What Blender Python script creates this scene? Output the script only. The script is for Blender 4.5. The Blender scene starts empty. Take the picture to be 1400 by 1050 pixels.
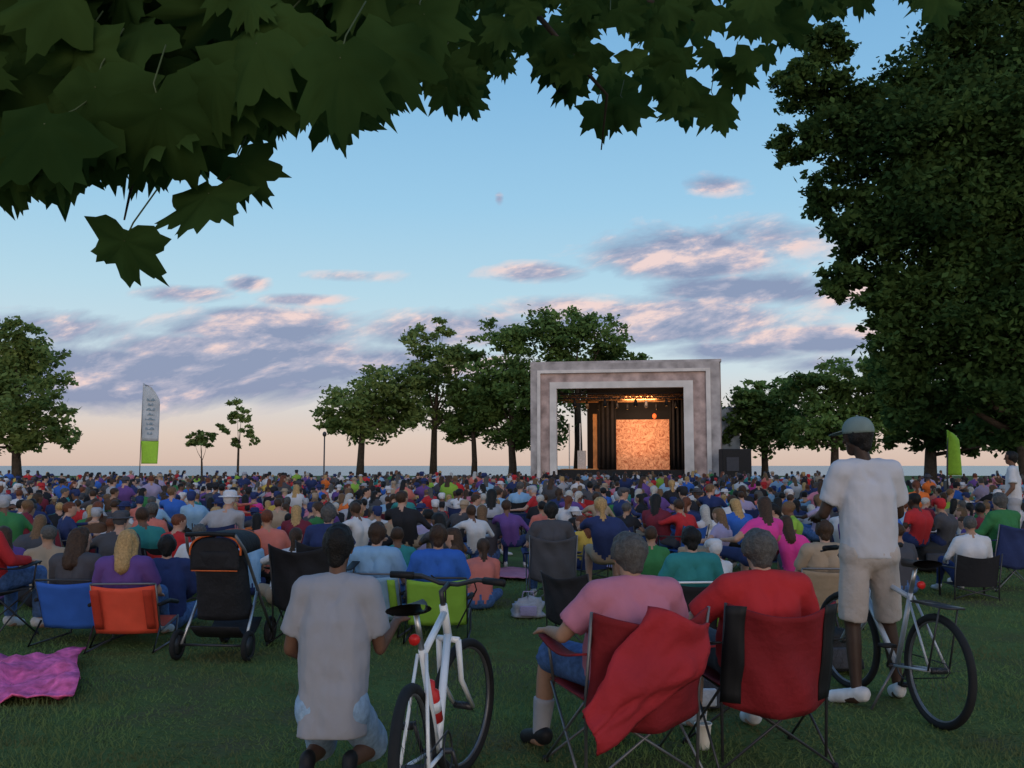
import bpy, bmesh, math, random
import numpy as np
from mathutils import Vector, Matrix, noise
R = math.radians
random.seed(7); rng = np.random.default_rng(7)
scene = bpy.context.scene
col = scene.collection
CAMZ = 1.5; F = 1276.0; PITCH = R(5)
V = Vector

def ray(px, py):
    dx = (px-700)/F; dy = (525-py)/F; c = math.cos(PITCH); s = math.sin(PITCH)
    return V((dx, c-dy*s, s+dy*c))
def P(px, py, Y):
    r = ray(px, py); t = Y/r.y
    return V((r.x*t, Y, CAMZ+r.z*t))
def G(px, py, z=0.0):
    r = ray(px, py); t = (z-CAMZ)/r.z
    return V((r.x*t, r.y*t, z))
def X(px, Y): return P(px, 637, Y).x

def lin(c):
    return tuple(((x/255)/12.92 if x/255 <= .04045 else ((x/255+.055)/1.055)**2.4) for x in c)

# ---------------------------------------------------------------- materials
def mat(name, c, rough=.8, var=.18, scale=12, bump=.0, bscale=60, metal=0, spec=.25, emit=None):
    m = bpy.data.materials.new(name); m.use_nodes = True
    nt = m.node_tree; b = nt.nodes['Principled BSDF']
    b.inputs['Roughness'].default_value = rough
    b.inputs['Metallic'].default_value = metal
    b.inputs['Specular IOR Level'].default_value = spec
    tc = nt.nodes.new('ShaderNodeTexCoord')
    n = nt.nodes.new('ShaderNodeTexNoise'); n.inputs['Scale'].default_value = scale; n.inputs['Detail'].default_value = 4
    nt.links.new(tc.outputs['Object'], n.inputs['Vector'])
    r = nt.nodes.new('ShaderNodeValToRGB')
    r.color_ramp.elements[0].position = .3; r.color_ramp.elements[1].position = .7
    r.color_ramp.elements[0].color = (*[x*(1-var) for x in c], 1)
    r.color_ramp.elements[1].color = (*[min(1, x*(1+var)) for x in c], 1)
    nt.links.new(n.outputs['Fac'], r.inputs['Fac']); nt.links.new(r.outputs['Color'], b.inputs['Base Color'])
    if bump:
        n2 = nt.nodes.new('ShaderNodeTexNoise'); n2.inputs['Scale'].default_value = bscale
        bp = nt.nodes.new('ShaderNodeBump'); bp.inputs['Strength'].default_value = bump; bp.inputs['Distance'].default_value = .02
        nt.links.new(tc.outputs['Object'], n2.inputs['Vector'])
        nt.links.new(n2.outputs['Fac'], bp.inputs['Height']); nt.links.new(bp.outputs['Normal'], b.inputs['Normal'])
    if emit:
        b.inputs['Emission Color'].default_value = (*emit[0], 1); b.inputs['Emission Strength'].default_value = emit[1]
    return m

def leafmat(name, c1, c2, scale, trans=.35):
    m = bpy.data.materials.new(name); m.use_nodes = True
    nt = m.node_tree; nt.nodes.clear()
    out = nt.nodes.new('ShaderNodeOutputMaterial')
    d = nt.nodes.new('ShaderNodeBsdfDiffuse'); t = nt.nodes.new('ShaderNodeBsdfTranslucent'); mx = nt.nodes.new('ShaderNodeMixShader')
    g = nt.nodes.new('ShaderNodeNewGeometry')
    n = nt.nodes.new('ShaderNodeTexNoise'); n.inputs['Scale'].default_value = scale; n.inputs['Detail'].default_value = 3
    r = nt.nodes.new('ShaderNodeValToRGB'); r.color_ramp.elements[0].position = .35; r.color_ramp.elements[1].position = .65
    r.color_ramp.elements[0].color = (*c1, 1); r.color_ramp.elements[1].color = (*c2, 1)
    nt.links.new(g.outputs['Position'], n.inputs['Vector']); nt.links.new(n.outputs['Fac'], r.inputs['Fac'])
    nt.links.new(r.outputs['Color'], d.inputs['Color']); nt.links.new(r.outputs['Color'], t.inputs['Color'])
    mx.inputs['Fac'].default_value = trans
    nt.links.new(d.outputs[0], mx.inputs[1]); nt.links.new(t.outputs[0], mx.inputs[2]); nt.links.new(mx.outputs[0], out.inputs['Surface'])
    return m

# ---------------------------------------------------------------- mesh builder
class MB:
    def __init__(s): s.v = []; s.f = []; s.m = []
    def face(s, f, mi=0): s.f.append(tuple(f)); s.m.append(mi)
    def path(s, pts, rad, seg=8, closed=False, mi=0):
        pts = [V(p) for p in pts]; n = len(pts)
        if not hasattr(rad, '__len__'): rad = [rad]*n
        t0 = (pts[1]-pts[0]).normalized()
        up = V((0,0,1)) if abs(t0.z) < .9 else V((1,0,0))
        nr = t0.cross(up).normalized(); base = len(s.v)
        for i, p in enumerate(pts):
            if closed: t = (pts[(i+1)%n]-pts[i-1]).normalized()
            else: t = (pts[min(i+1,n-1)]-pts[max(i-1,0)]).normalized()
            nr = (nr-t*nr.dot(t)).normalized(); b = t.cross(nr)
            for k in range(seg):
                a = 2*math.pi*k/seg
                s.v.append(p+(nr*math.cos(a)+b*math.sin(a))*rad[i])
        for i in range(n if closed else n-1):
            j = (i+1)%n
            for k in range(seg):
                k1 = (k+1)%seg
                s.face((base+i*seg+k, base+i*seg+k1, base+j*seg+k1, base+j*seg+k), mi)
        if not closed:
            s.face([base+k for k in range(seg)][::-1], mi); s.face([base+(n-1)*seg+k for k in range(seg)], mi)
        return s
    def ring(s, c, axis, Rr, r, n=32, seg=6, mi=0):
        axis = V(axis).normalized(); a = axis.orthogonal().normalized(); b = axis.cross(a)
        return s.path([V(c)+(a*math.cos(2*math.pi*i/n)+b*math.sin(2*math.pi*i/n))*Rr for i in range(n)], r, seg, True, mi)
    def box(s, c, size, rot=None, mi=0):
        c = V(c); h = V(size)/2; base = len(s.v)
        for x in (-1,1):
            for y in (-1,1):
                for z in (-1,1):
                    p = V((x*h.x, y*h.y, z*h.z))
                    if rot is not None: p = rot @ p
                    s.v.append(c+p)
        for f in ((0,1,3,2),(4,6,7,5),(0,4,5,1),(2,3,7,6),(0,2,6,4),(1,5,7,3)):
            s.face([base+i for i in f], mi)
        return s
    def ell(s, c, r, nu=12, nv=8, mi=0, rot=None, z0=-1.0):
        c = V(c); r = r if hasattr(r, '__len__') else (r,r,r); base = len(s.v)
        for i in range(nv+1):
            th = math.pi*i/nv
            for k in range(nu):
                ph = 2*math.pi*k/nu
                p = V((r[0]*math.sin(th)*math.cos(ph), r[1]*math.sin(th)*math.sin(ph), max(z0, math.cos(th))*r[2]))
                if rot is not None: p = rot @ p
                s.v.append(c+p)
        for i in range(nv):
            for k in range(nu):
                k1 = (k+1)%nu
                s.face((base+i*nu+k, base+(i+1)*nu+k, base+(i+1)*nu+k1, base+i*nu+k1), mi)
        return s
    def sheet(s, fn, nu, nv, mi=0):
        base = len(s.v)
        for i in range(nu+1):
            for j in range(nv+1): s.v.append(V(fn(i/nu, j/nv)))
        for i in range(nu):
            for j in range(nv):
                a = base+i*(nv+1)+j
                s.face((a, a+nv+1, a+nv+2, a+1), mi)
        return s
    def xform(s, M): s.v = [M @ p for p in s.v]; return s
    def mesh(s, name, mats, smooth=True):
        me = bpy.data.meshes.new(name); me.from_pydata([tuple(p) for p in s.v], [], s.f)
        for m in (mats if isinstance(mats, (list, tuple)) else [mats]): me.materials.append(m)
        me.polygons.foreach_set('material_index', s.m)
        me.polygons.foreach_set('use_smooth', [smooth]*len(s.f)); me.update()
        return me
    def build(s, name, mats, parent=None, smooth=True, solid=0, bevel=0):
        o = bpy.data.objects.new(name, s.mesh(name, mats, smooth)); col.objects.link(o)
        if parent: o.parent = parent
        if solid:
            k = o.modifiers.new('s', 'SOLIDIFY'); k.thickness = solid; k.offset = 0
        if bevel:
            k = o.modifiers.new('b', 'BEVEL'); k.width = bevel; k.segments = 2; k.limit_method = 'ANGLE'
        return o

def fastmesh(name, verts, faces, mats, mi=None, smooth=False):
    verts = np.asarray(verts, dtype=np.float32); faces = np.asarray(faces, dtype=np.int32)
    me = bpy.data.meshes.new(name); k = faces.shape[1]
    me.vertices.add(len(verts)); me.vertices.foreach_set('co', verts.ravel())
    me.loops.add(faces.size); me.loops.foreach_set('vertex_index', faces.ravel())
    me.polygons.add(len(faces)); me.polygons.foreach_set('loop_start', np.arange(len(faces), dtype=np.int32)*k)
    for m in mats: me.materials.append(m)
    if mi is not None: me.polygons.foreach_set('material_index', np.asarray(mi, dtype=np.int32))
    me.polygons.foreach_set('use_smooth', np.full(len(faces), smooth))
    me.update(calc_edges=True)
    return me

def tag(o, label, cat=None, group=None, kind=None):
    if label: o['label'] = label
    if cat: o['category'] = cat
    if group: o['group'] = group
    if kind: o['kind'] = kind
    return o
def empty(name, loc, rz=0, lean=0):
    o = bpy.data.objects.new(name, None); col.objects.link(o); o.location = loc; o.rotation_euler = (0, lean, rz)
    o.empty_display_size = .2
    return o

# ---------------------------------------------------------------- palette
SH = {k: mat('cloth_'+k.replace(' ', '_'), c, .9, .08, 5, .3, 18) for k, c in {
 'white': (.52,.52,.55), 'pale grey': (.32,.325,.36), 'dark grey': (.06,.06,.07), 'black': (.018,.018,.022), 'navy': (.022,.035,.11),
 'blue': (.03,.11,.42), 'light blue': (.22,.37,.54), 'red': (.42,.025,.03), 'maroon': (.15,.02,.035), 'pink': (.46,.17,.24),
 'hot pink': (.62,.05,.27), 'teal': (.03,.2,.2), 'green': (.035,.16,.055), 'lime': (.22,.38,.05), 'purple': (.11,.055,.21),
 'lavender': (.3,.26,.4), 'orange': (.6,.14,.03), 'yellow': (.5,.34,.07), 'tan': (.32,.24,.17), 'salmon': (.5,.15,.12), 'brown': (.09,.05,.032)}.items()}
SK = {'light': mat('skin_light', (.42,.245,.18), .6, .08, 20), 'tan': mat('skin_tan', (.34,.19,.125), .6, .08, 20), 'brown': mat('skin_brown', (.14,.07,.045), .55, .1, 20), 'dark': mat('skin_dark', (.05,.028,.02), .5, .1, 20)}
HR = {'black': mat('hair_black', (.009,.008,.008), .6, .3, 60, .4, 120), 'brown': mat('hair_brown', (.045,.025,.015), .6, .3, 60, .4, 120),
      'blonde': mat('hair_blonde', (.38,.24,.1), .6, .3, 60, .4, 120), 'grey': mat('hair_grey', (.075,.072,.07), .7, .35, 60, .4, 120), 'auburn': mat('hair_auburn', (.12,.038,.018), .6, .3, 60, .4, 120),
      'white': mat('hair_white', (.4,.39,.37), .7, .2, 60, .4, 120), 'light brown': mat('hair_light_brown', (.14,.08,.04), .6, .3, 60, .4, 120)}
M_black = mat('matte_black', (.012,.012,.014), .6, .2)
M_steel = mat('steel_tube', (.4,.41,.43), .35, .1, metal=.8)
M_darksteel = mat('dark_tube', (.05,.05,.055), .4, .1, metal=.4)
M_midsteel = mat('grey_tube', (.16,.16,.17), .45, .15, metal=.6)
M_white = mat('white_paint', (.72,.73,.75), .3, .05, spec=.5)
M_rubber = mat('rubber', (.015,.015,.016), .8, .2)
M_denim = mat('denim', (.06,.12,.27), .9, .3, 30, .3, 80)
M_paledenim = mat('pale_denim', (.25,.36,.5), .9, .2, 30, .3, 80)
M_khaki = mat('khaki_cloth', (.4,.35,.325), .9, .07, 6, .3, 30)
M_shoe = mat('shoe_white', (.55,.55,.57), .6, .2)
PANTS = [M_denim, SH['dark grey'], SH['tan'], SH['black'], SH['navy']]
M_eye = mat('eye', (.02,.015,.01), .2, .1)

# ---------------------------------------------------------------- people
def remesh(mb, voxel, smooth=3):
    me = mb.mesh('tmp', M_black); o = bpy.data.objects.new('tmp', me); col.objects.link(o)
    m = o.modifiers.new('r', 'REMESH'); m.mode = 'VOXEL'; m.voxel_size = voxel; m.use_smooth_shade = True
    if smooth:
        k = o.modifiers.new('s', 'SMOOTH'); k.iterations = smooth; k.factor = .5
    dg = bpy.context.evaluated_depsgraph_get()
    out = bpy.data.meshes.new_from_object(o.evaluated_get(dg))
    bpy.data.objects.remove(o); bpy.data.meshes.remove(me)
    out.materials.clear()
    return out

def capprim(mb, c):
    a, b, r0, r1 = V(c[0]), V(c[1]), c[2], c[3]; flat = len(c) > 5 and c[5]
    d = (b-a)
    if d.length < 1e-4: b = a+V((0,0,1e-3)); d = b-a
    d.normalize(); pts = []; rr = []
    for t in (-1, -.85, -.5): pts.append(a+d*t*r0); rr.append(r0*math.sqrt(max(0.0025, 1-t*t)))
    pts += [a, b]; rr += [r0, r1]
    if not flat:
        for t in (.5, .85, 1): pts.append(b+d*t*r1); rr.append(r1*math.sqrt(max(.0025, 1-t*t)))
    mb.path(pts, rr, 14)

def caps_mesh(name, caps, voxel, mats, regs=None, smooth=3, fold=0, fs=9, flat=False):
    mb = MB()
    for c in caps: capprim(mb, c)
    me = remesh(mb, voxel, smooth); me.name = name
    for m in mats: me.materials.append(m)
    n = len(me.polygons)
    if regs:
        cen = np.empty(n*3, dtype=np.float32); me.polygons.foreach_get('center', cen); cen = cen.reshape(-1, 3)
        best = np.full(n, 1e9); idx = np.zeros(n, dtype=np.int32)
        for c in caps:
            a = np.array(c[0]); b = np.array(c[1]); ab = b-a; L = max(1e-8, ab@ab)
            t = np.clip(((cen-a)@ab)/L, 0, 1)
            d = np.linalg.norm(cen-(a+t[:,None]*ab), axis=1)-(c[2]+(c[3]-c[2])*t)
            s = d < best; best[s] = d[s]; idx[s] = regs.index(c[4])
        me.polygons.foreach_set('material_index', idx)
    if fold:
        for v in me.vertices:
            q = v.co*fs; nn = v.normal.copy()
            if flat: nn.z = 0
            v.co += nn*(noise.noise(V((q.x, q.y, q.z*.4)))*fold+noise.noise(V((q.x*2.2+q.z, q.y*2.2, q.z*1.6)))*fold*.45)
    me.polygons.foreach_set('use_smooth', [True]*n); me.update()
    return me

def pose(kind, **kw):
    j = {}
    def LR(n, x, y, z):
        j[n+'L'] = V((-x, y, z)); j[n+'R'] = V((x, y, z))
    if kind == 'stand':
        j['pel'] = V((0,0,.95)); j['chest'] = V((0,0,1.28)); j['neck'] = V((0,-.01,1.47)); j['head'] = V((0,.02,1.63))
        LR('s', .19,0,1.42); LR('e', .27,.0,1.14); LR('w', .27,.16,.95); LR('h', .095,0,.92); LR('k', .11,.02,.50); LR('a', .12,-.02,.09); LR('t', .15,.14,.035)
    elif kind == 'chair':
        j['pel'] = V((0,-.02,.49)); j['chest'] = V((0,-.15,.76)); j['neck'] = V((0,-.14,.94)); j['head'] = V((0,-.08,1.06))
        LR('s', .185,-.14,.88); LR('e', .28,-.04,.68); LR('w', .26,.2,.66); LR('h', .1,.0,.49); LR('k', .17,.44,.52); LR('a', .17,.46,.09); LR('t', .19,.62,.035)
    elif kind == 'ground':
        j['pel'] = V((0,0,.13)); j['chest'] = V((0,.03,.45)); j['neck'] = V((0,.05,.62)); j['head'] = V((0,.09,.75))
        LR('s', .18,.05,.57); LR('e', .26,.1,.35); LR('w', .14,.28,.24); LR('h', .1,.02,.12); LR('k', .34,.28,.15); LR('a', .1,.38,.07)
        j['tL'] = V((.02,.42,.05)); j['tR'] = V((-.02,.34,.05))
    elif kind == 'lean':
        j['pel'] = V((0,0,.13)); j['chest'] = V((0,-.13,.43)); j['neck'] = V((0,-.16,.6)); j['head'] = V((0,-.12,.74))
        LR('s', .18,-.15,.55); LR('e', .27,-.27,.31); LR('w', .26,-.36,.07); LR('h', .1,.02,.13); LR('k', .13,.42,.43); LR('a', .13,.6,.08); LR('t', .14,.74,.035)
    elif kind == 'low':
        j['pel'] = V((0,0,.26)); j['chest'] = V((0,-.11,.57)); j['neck'] = V((0,-.12,.75)); j['head'] = V((0,-.06,.88))
        LR('s', .18,-.12,.70); LR('e', .27,-.02,.47); LR('w', .2,.22,.42); LR('h', .1,.02,.25); LR('k', .15,.44,.40); LR('a', .15,.6,.08); LR('t', .17,.76,.035)
    elif kind == 'kneel':
        j['pel'] = V((0,0,.42)); j['chest'] = V((0,.03,.77)); j['neck'] = V((0,.05,.96)); j['head'] = V((0,.1,1.10))
        LR('s', .19,.04,.90); LR('e', .27,.07,.63); LR('w', .2,.28,.50); LR('h', .1,.0,.38); LR('k', .16,.40,.12); LR('a', .12,-.08,.17); LR('t', .12,-.19,.06)
    j['look'] = V(kw.pop('look', (0,1,0))).normalized()
    for k, v in kw.items(): j[k] = V(v)
    return j

def hand_caps(c, w, d, n, side, curl, reg='skin'):
    d = d.normalized(); n = (n-d*n.dot(d)).normalized(); lat = d.cross(n).normalized()
    for k in range(4):
        off = (k-1.5)*.021; kn = w+d*.085+lat*off
        c.append((w+d*.012+lat*off*.6, kn, .014, .012, reg))
        l = (.036,.045,.042,.032)[k]
        p1 = kn+(d*math.cos(curl)+n*math.sin(curl))*l; p2 = p1+(d*math.cos(2*curl)+n*math.sin(2*curl))*l*.8
        c.append((kn, p1, .0095, .009, reg)); c.append((p1, p2, .009, .0075, reg))
    t = lat*side
    a = w+d*.025+t*.02; b = w+d*.055+t*.048+n*.01; e = b+d*.032+t*.01+n*.012
    c.append((a, b, .014, .011, reg)); c.append((b, e, .0105, .009, reg))

def body_caps(j, sleeve='short', legs='shorts', hair=None, fingers=True, slim=1.0):
    c = []; A = lambda a, b, r0, r1, g: c.append((V(a), V(b), r0, r1, g))
    xx = V((1,0,0))
    A(j['hL'], j['hR'], .115*slim, .115*slim, 'pants')
    for s in (-1, 1):
        A(j['pel']+xx*s*.055, j['chest']+xx*s*.075, .1*slim, .108*slim, 'shirt')
    sm = (j['sL']+j['sR'])/2
    A(j['sL'].lerp(sm, .12), j['sR'].lerp(sm, .12), .062, .062, 'shirt')
    A(j['chest']-xx*.07, sm-xx*.08, .105*slim, .075, 'shirt'); A(j['chest']+xx*.07, sm+xx*.08, .105*slim, .075, 'shirt')
    h = j['head']; f = j['look']; u = (V((0,0,1))-f*f.z).normalized(); r = f.cross(u)
    A(j['neck']-V((0,0,.03)), h-u*.06-f*.015, .053, .05, 'skin')
    for s in 'LR': A(j['neck']-V((0,0,.02)), j['s'+s].lerp(j['neck'], .35)+V((0,0,.0)), .045, .045, 'shirt')
    A(h-f*.03+u*.022, h+f*.018+u*.02, .078, .077, 'skin'); A(h+f*.03-u*.045, h+f*.045-u*.075, .056, .038, 'skin')
    A(h+f*.085+u*.0, h+f*.103-u*.022, .01, .014, 'skin'); A(h+f*.072-u*.055, h+f*.079-u*.057, .015, .013, 'skin')
    for s in (-1, 1):
        A(h+r*s*.075-f*.012+u*.012, h+r*s*.077-f*.012-u*.022, .016, .011, 'skin')
        A(h+r*s*.03+f*.082+u*.012, h+r*s*.032+f*.083+u*.012, .012, .012, 'eye')
    if hair:
        A(h-f*.035+u*.032, h+f*.005+u*.04, .084, .08, 'hair')
        if hair == 'long': A(h-f*.05, j['neck']-f*.05-u*.05, .08, .065, 'hair')
        if hair == 'tail': A(h-f*.10+u*.03, h-f*.12-u*.12, .035, .025, 'hair')
    for s in 'LR':
        sh, el, wr = j['s'+s], j['e'+s], j['w'+s]
        md = sh.lerp(el, .6)
        A(sh, md, .056, .048, 'shirt')
        A(md, el, .046, .04, 'skin' if sleeve == 'short' else 'shirt')
        A(el, wr, .04, .026, 'skin' if sleeve == 'short' else 'shirt')
        d = (wr-el).normalized()
        if fingers: hand_caps(c, wr, d, j.get('palm', V((0,0,-1))) if abs(d.z) < .8 else V((1 if s == 'L' else -1, 0, 0)), (1 if s == 'L' else -1), .35)
        else: A(wr, wr+d*.13, .032, .02, 'skin')
        hp, kn, an, to = j['h'+s], j['k'+s], j['a'+s], j['t'+s]
        A(hp, kn, .092*slim, .062, 'pants')
        A(kn, kn.lerp(an, .3), .055, .056, 'skin' if legs == 'shorts' else 'pants')
        A(kn.lerp(an, .3), an, .056, .036, 'skin' if legs == 'shorts' else 'pants')
        A(an-V((0,0,.03)), to, .042, .032, 'shoe')
        hl = an-(to-an)*.25; hl.z = max(.04, min(hl.z, an.z)); A(an, hl, .038, .036, 'shoe')
    return c

REG = ['skin', 'shirt', 'pants', 'hair', 'shoe', 'eye']

def hero(label, j, loc, rz, scale, skin, shirt, pants, hairm, group=None, sleeve='short', legs='shorts', style='short',
         voxel=.009, shoe=None, cap=None, hem=None, belly=0, socks=None, wx=1.0):
    bc = [(c[0], c[1], c[2]*.96, c[3]*.96, 'skin' if c[4] != 'eye' else 'eye') for c in body_caps(j, fingers=True)]
    o = bpy.data.objects.new('person', caps_mesh('person', bc, voxel, [skin, M_eye], ['skin', 'eye'])); col.objects.link(o)
    o.location = loc; o.rotation_euler = (0, 0, rz); o.scale = (scale*wx, scale*(1+wx)/2, scale)
    tag(o, label, 'person', group)
    xx = V((1,0,0)); sm = (j['sL']+j['sR'])/2; ax = (j['neck']-j['pel']).normalized()
    hemp = j['pel']-ax*.02 if hem is None else j['pel']-ax*hem
    top = hemp+ax*((j['chest']-hemp).dot(ax))
    c = []
    for s in (-1, 1):
        c.append((top+xx*s*.078, hemp+xx*s*.078, .118+belly*.3, .125+belly, 's', True))
        c.append((j['chest']+xx*s*.07, sm+xx*s*.09, .118, .088, 's'))
    c.append((top, hemp, .12+belly, .128+belly*1.3, 's', True))
    c.append((j['sL'], j['sR'], .078, .078, 's'))
    for s in 'LR':
        c.append((j['neck']-V((0,0,.025)), j['s'+s].lerp(j['neck'], .3), .062, .064, 's'))
        sh, el, wr = j['s'+s], j['e'+s], j['w'+s]
        if sleeve == 'short': c.append((sh, sh.lerp(el, .75), .077, .074, 's', True))
        else: c.append((sh, el, .075, .055, 's')); c.append((el, wr, .055, .042, 's', True))
    sho = bpy.data.objects.new('shirt', caps_mesh('shirt', c, .013, [shirt], fold=.016, smooth=3, flat=True)); col.objects.link(sho); sho.parent = o
    c = [(j['hL'], j['hR'], .122, .122, 'p')]
    c.append((j['pel'], (j['hL']+j['hR'])/2, .115, .115, 'p'))
    for s in 'LR':
        hp, kn, an = j['h'+s], j['k'+s], j['a'+s]
        if legs == 'shorts': c.append((hp, hp.lerp(kn, .98), .106, .094, 'p', True))
        else: c.append((hp, kn, .104, .075, 'p')); c.append((kn, an.lerp(kn, .08), .075, .056, 'p', True))
    q = bpy.data.objects.new('shorts' if legs == 'shorts' else 'trousers', caps_mesh('trousers', c, .014, [pants], fold=.010, flat=True)); col.objects.link(q); q.parent = o
    for s in 'LR':
        an, to = j['a'+s], j['t'+s]
        hl = an-(to-an)*.3; hl.z = max(.045, min(hl.z, an.z))
        c = [(hl, to, .044, .038, 'x'), (an, an-(an-hl)*.3, .044, .046, 'x'), (hl-V((0,0,.012)), to-V((0,0,.006)), .04, .036, 'x')]
        q = bpy.data.objects.new('shoe', caps_mesh('shoe', c, .012, [shoe or M_shoe])); col.objects.link(q); q.parent = o
        if socks:
            kn = j['k'+s]
            q = bpy.data.objects.new('sock', caps_mesh('sock', [(an, an.lerp(kn, .45), .045, .06, 'x', True)], .012, [socks])); col.objects.link(q); q.parent = o
    h = j['head']; f = j['look']; u = (V((0,0,1))-f*f.z).normalized(); r = f.cross(u)
    c = [(h-f*.035+u*.03, h-f*.0+u*.042, .084, .078, 'h'), (h-f*.045+u*.0, h-f*.052-u*.045, .07, .052, 'h'),
         (h-f*.02+u*.02+r*.015, h-f*.02+u*.02-r*.015, .08, .08, 'h')]
    if style == 'long':
        c += [(h-f*.04, j['neck']-f*.06-V((0,0,.05)), .088, .078, 'h'), (h-f*.02+r*.05, j['neck']+r*.065-V((0,0,.06))-f*.03, .055, .038, 'h'), (h-f*.02-r*.05, j['neck']-r*.065-V((0,0,.06))-f*.03, .055, .038, 'h')]
    q = bpy.data.objects.new('hair', caps_mesh('hair', c, .010, [hairm], fold=.008, fs=34, smooth=1)); col.objects.link(q); q.parent = o
    if cap:
        mb = MB(); M = Matrix((r, f, u)).transposed().to_4x4()
        def dome(a, b):
            ph = 2*math.pi*a; th = b*math.pi*.54
            k = math.sin(th)**.8
            return (.092*k*math.cos(ph), -.012+.112*k*math.sin(ph), .038+.093*math.cos(th))
        mb.sheet(dome, 24, 10)
        mb.sheet(lambda a, b: (.075*math.cos(math.pi*a)*(1+b*.05), .07+.11*math.sin(math.pi*a)*(.35+b*.9), .045-.02*b*math.sin(math.pi*a)), 12, 4)
        mb.ell((0,-.012,.132), .009, 8, 6)
        mb.xform(Matrix.Translation(h) @ M)
        q = mb.build('cap', cap, o, solid=.004)
    return o

def put(px, py=None, Y=None):
    if Y is None: return G(px, py)
    return V((X(px, Y), Y, 0))

js = pose('stand', aL=(-.13,-.02,.09), tL=(-.24,.13,.035), aR=(.22,.08,.09), tR=(.26,.24,.035), kL=(-.12,.03,.5), kR=(.17,.1,.5),
          eL=(-.29,.06,1.16), wL=(-.22,.32,1.13), eR=(.28,.1,1.16), wR=(.20,.36,1.08), look=(-.75,1,-.06), head=(-.045,.03,1.63))
SM = put(1184, Y=6.0)
hero('standing man in grey cap, white t-shirt and pale shorts astride a bicycle', js, SM, R(4), 1.03, SK['dark'], mat('off_white_tee', (.47,.47,.51), .9, .05, 4, .3, 14), M_khaki, HR['black'], cap=mat('cap_cloth', (.16,.21,.2), .9, .1), hem=.06, voxel=.0085, wx=.88)
jk = pose('kneel', look=(.1,1,.0), eL=(-.27,.06,.64), wL=(-.14,.28,.53), eR=(.25,.1,.64), wR=(.3,.33,.72))
KP = put(460, Y=4.42)
hero('boy kneeling in a pale grey t-shirt with short black hair beside the white bicycle', jk, KP, R(-2), 1.01, SK['brown'], mat('heather_grey_tee', (.3,.3,.335), .9, .05, 4, .3, 14), M_paledenim, HR['black'], shoe=M_black, hem=.16, voxel=.0085, wx=.8)
jp = pose('chair', look=(-.1,1,0), eL=(-.33,-.04,.68), wL=(-.31,.22,.66), kL=(-.24,.42,.5), aL=(-.28,.44,.09), tL=(-.31,.60,.035))
PP = put(848, Y=4.75)
hero('seated man in pink polo shirt and grey hair in the nearer red chair', jp, PP, R(17), 1.0, SK['tan'], SH['pink'], M_denim, HR['grey'], shoe=M_black, belly=.02, voxel=.0085, socks=SH['pale grey'])
RP = put(1026, Y=5.0)
jr = pose('chair', look=(.05,1,0), eL=(-.36,-.0,.68), wL=(-.32,.24,.66))
hero('seated man in red t-shirt with thin grey hair in a red and black chair', jr, RP, R(8), 1.0, SK['light'], SH['red'], SH['dark grey'], HR['grey'], belly=.02, voxel=.0085)

def mid(label, px, Y, rz, shirt, hair, pants=M_denim, skin='light', sleeve='short', legs='long', style='short', kind='low', cap=None, sc=1.0, **kw):
    return hero(label, pose(kind, **kw), put(px, Y=Y), R(rz), sc, SK[skin], SH[shirt], pants, HR[hair], sleeve=sleeve, legs=legs, style=style, voxel=.013, cap=cap, wx=.92)
mid('woman with long brown hair in dark grey jacket on the low blue chair', 120, 8.15, -5, 'dark grey', 'brown', sleeve='long', style='long', look=(.6,1,0), sc=.98)
mid('blonde woman with shoulder-length hair seated in the low orange chair', 182, 7.9, 4, 'purple', 'blonde', style='long', sc=.98)
mid('person in light blue shirt and brown hair in the left lime-trimmed chair', 520, 8.6, -8, 'light blue', 'brown', style='short')
mid('boy in bright blue shirt on the low lime chair', 601, 8.3, 0, 'blue', 'brown', style='short', skin='tan')
mid('person with black hair in the black and lime chair, between the two red-chair men', 940, 8.0, 5, 'teal', 'black')
mid('person in navy top sitting on the grass left of the stroller', 232, 8.7, 20, 'navy', 'black', sleeve='long', kind='ground')
mid('grey-haired person in green jacket on the navy folding chair at right', 1357, 11.6, 18, 'green', 'grey', sleeve='long', kind='chair')
mid('dark-haired person in charcoal top in the grey folding chair', 752, 10.3, 4, 'dark grey', 'black', kind='chair', sc=.95)
mid('person in blue shirt and grey hair on the black folding chair', 455, 9.6, -10, 'navy', 'grey', kind='chair', sc=.95)
mid('person in tan shirt sitting upright behind the man with the bicycle', 1122, 9.0, -6, 'tan', 'brown', kind='low', sc=1.0)
mid('person in red jacket cut off by the left edge', -8, 8.3, -15, 'red', 'brown', kind='chair', sleeve='long')
mid('standing person in white shirt and pale trousers at far right', 1384, 15.5, 60, 'white', 'black', kind='stand', pants=SH['pale grey'], skin='brown')

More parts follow.
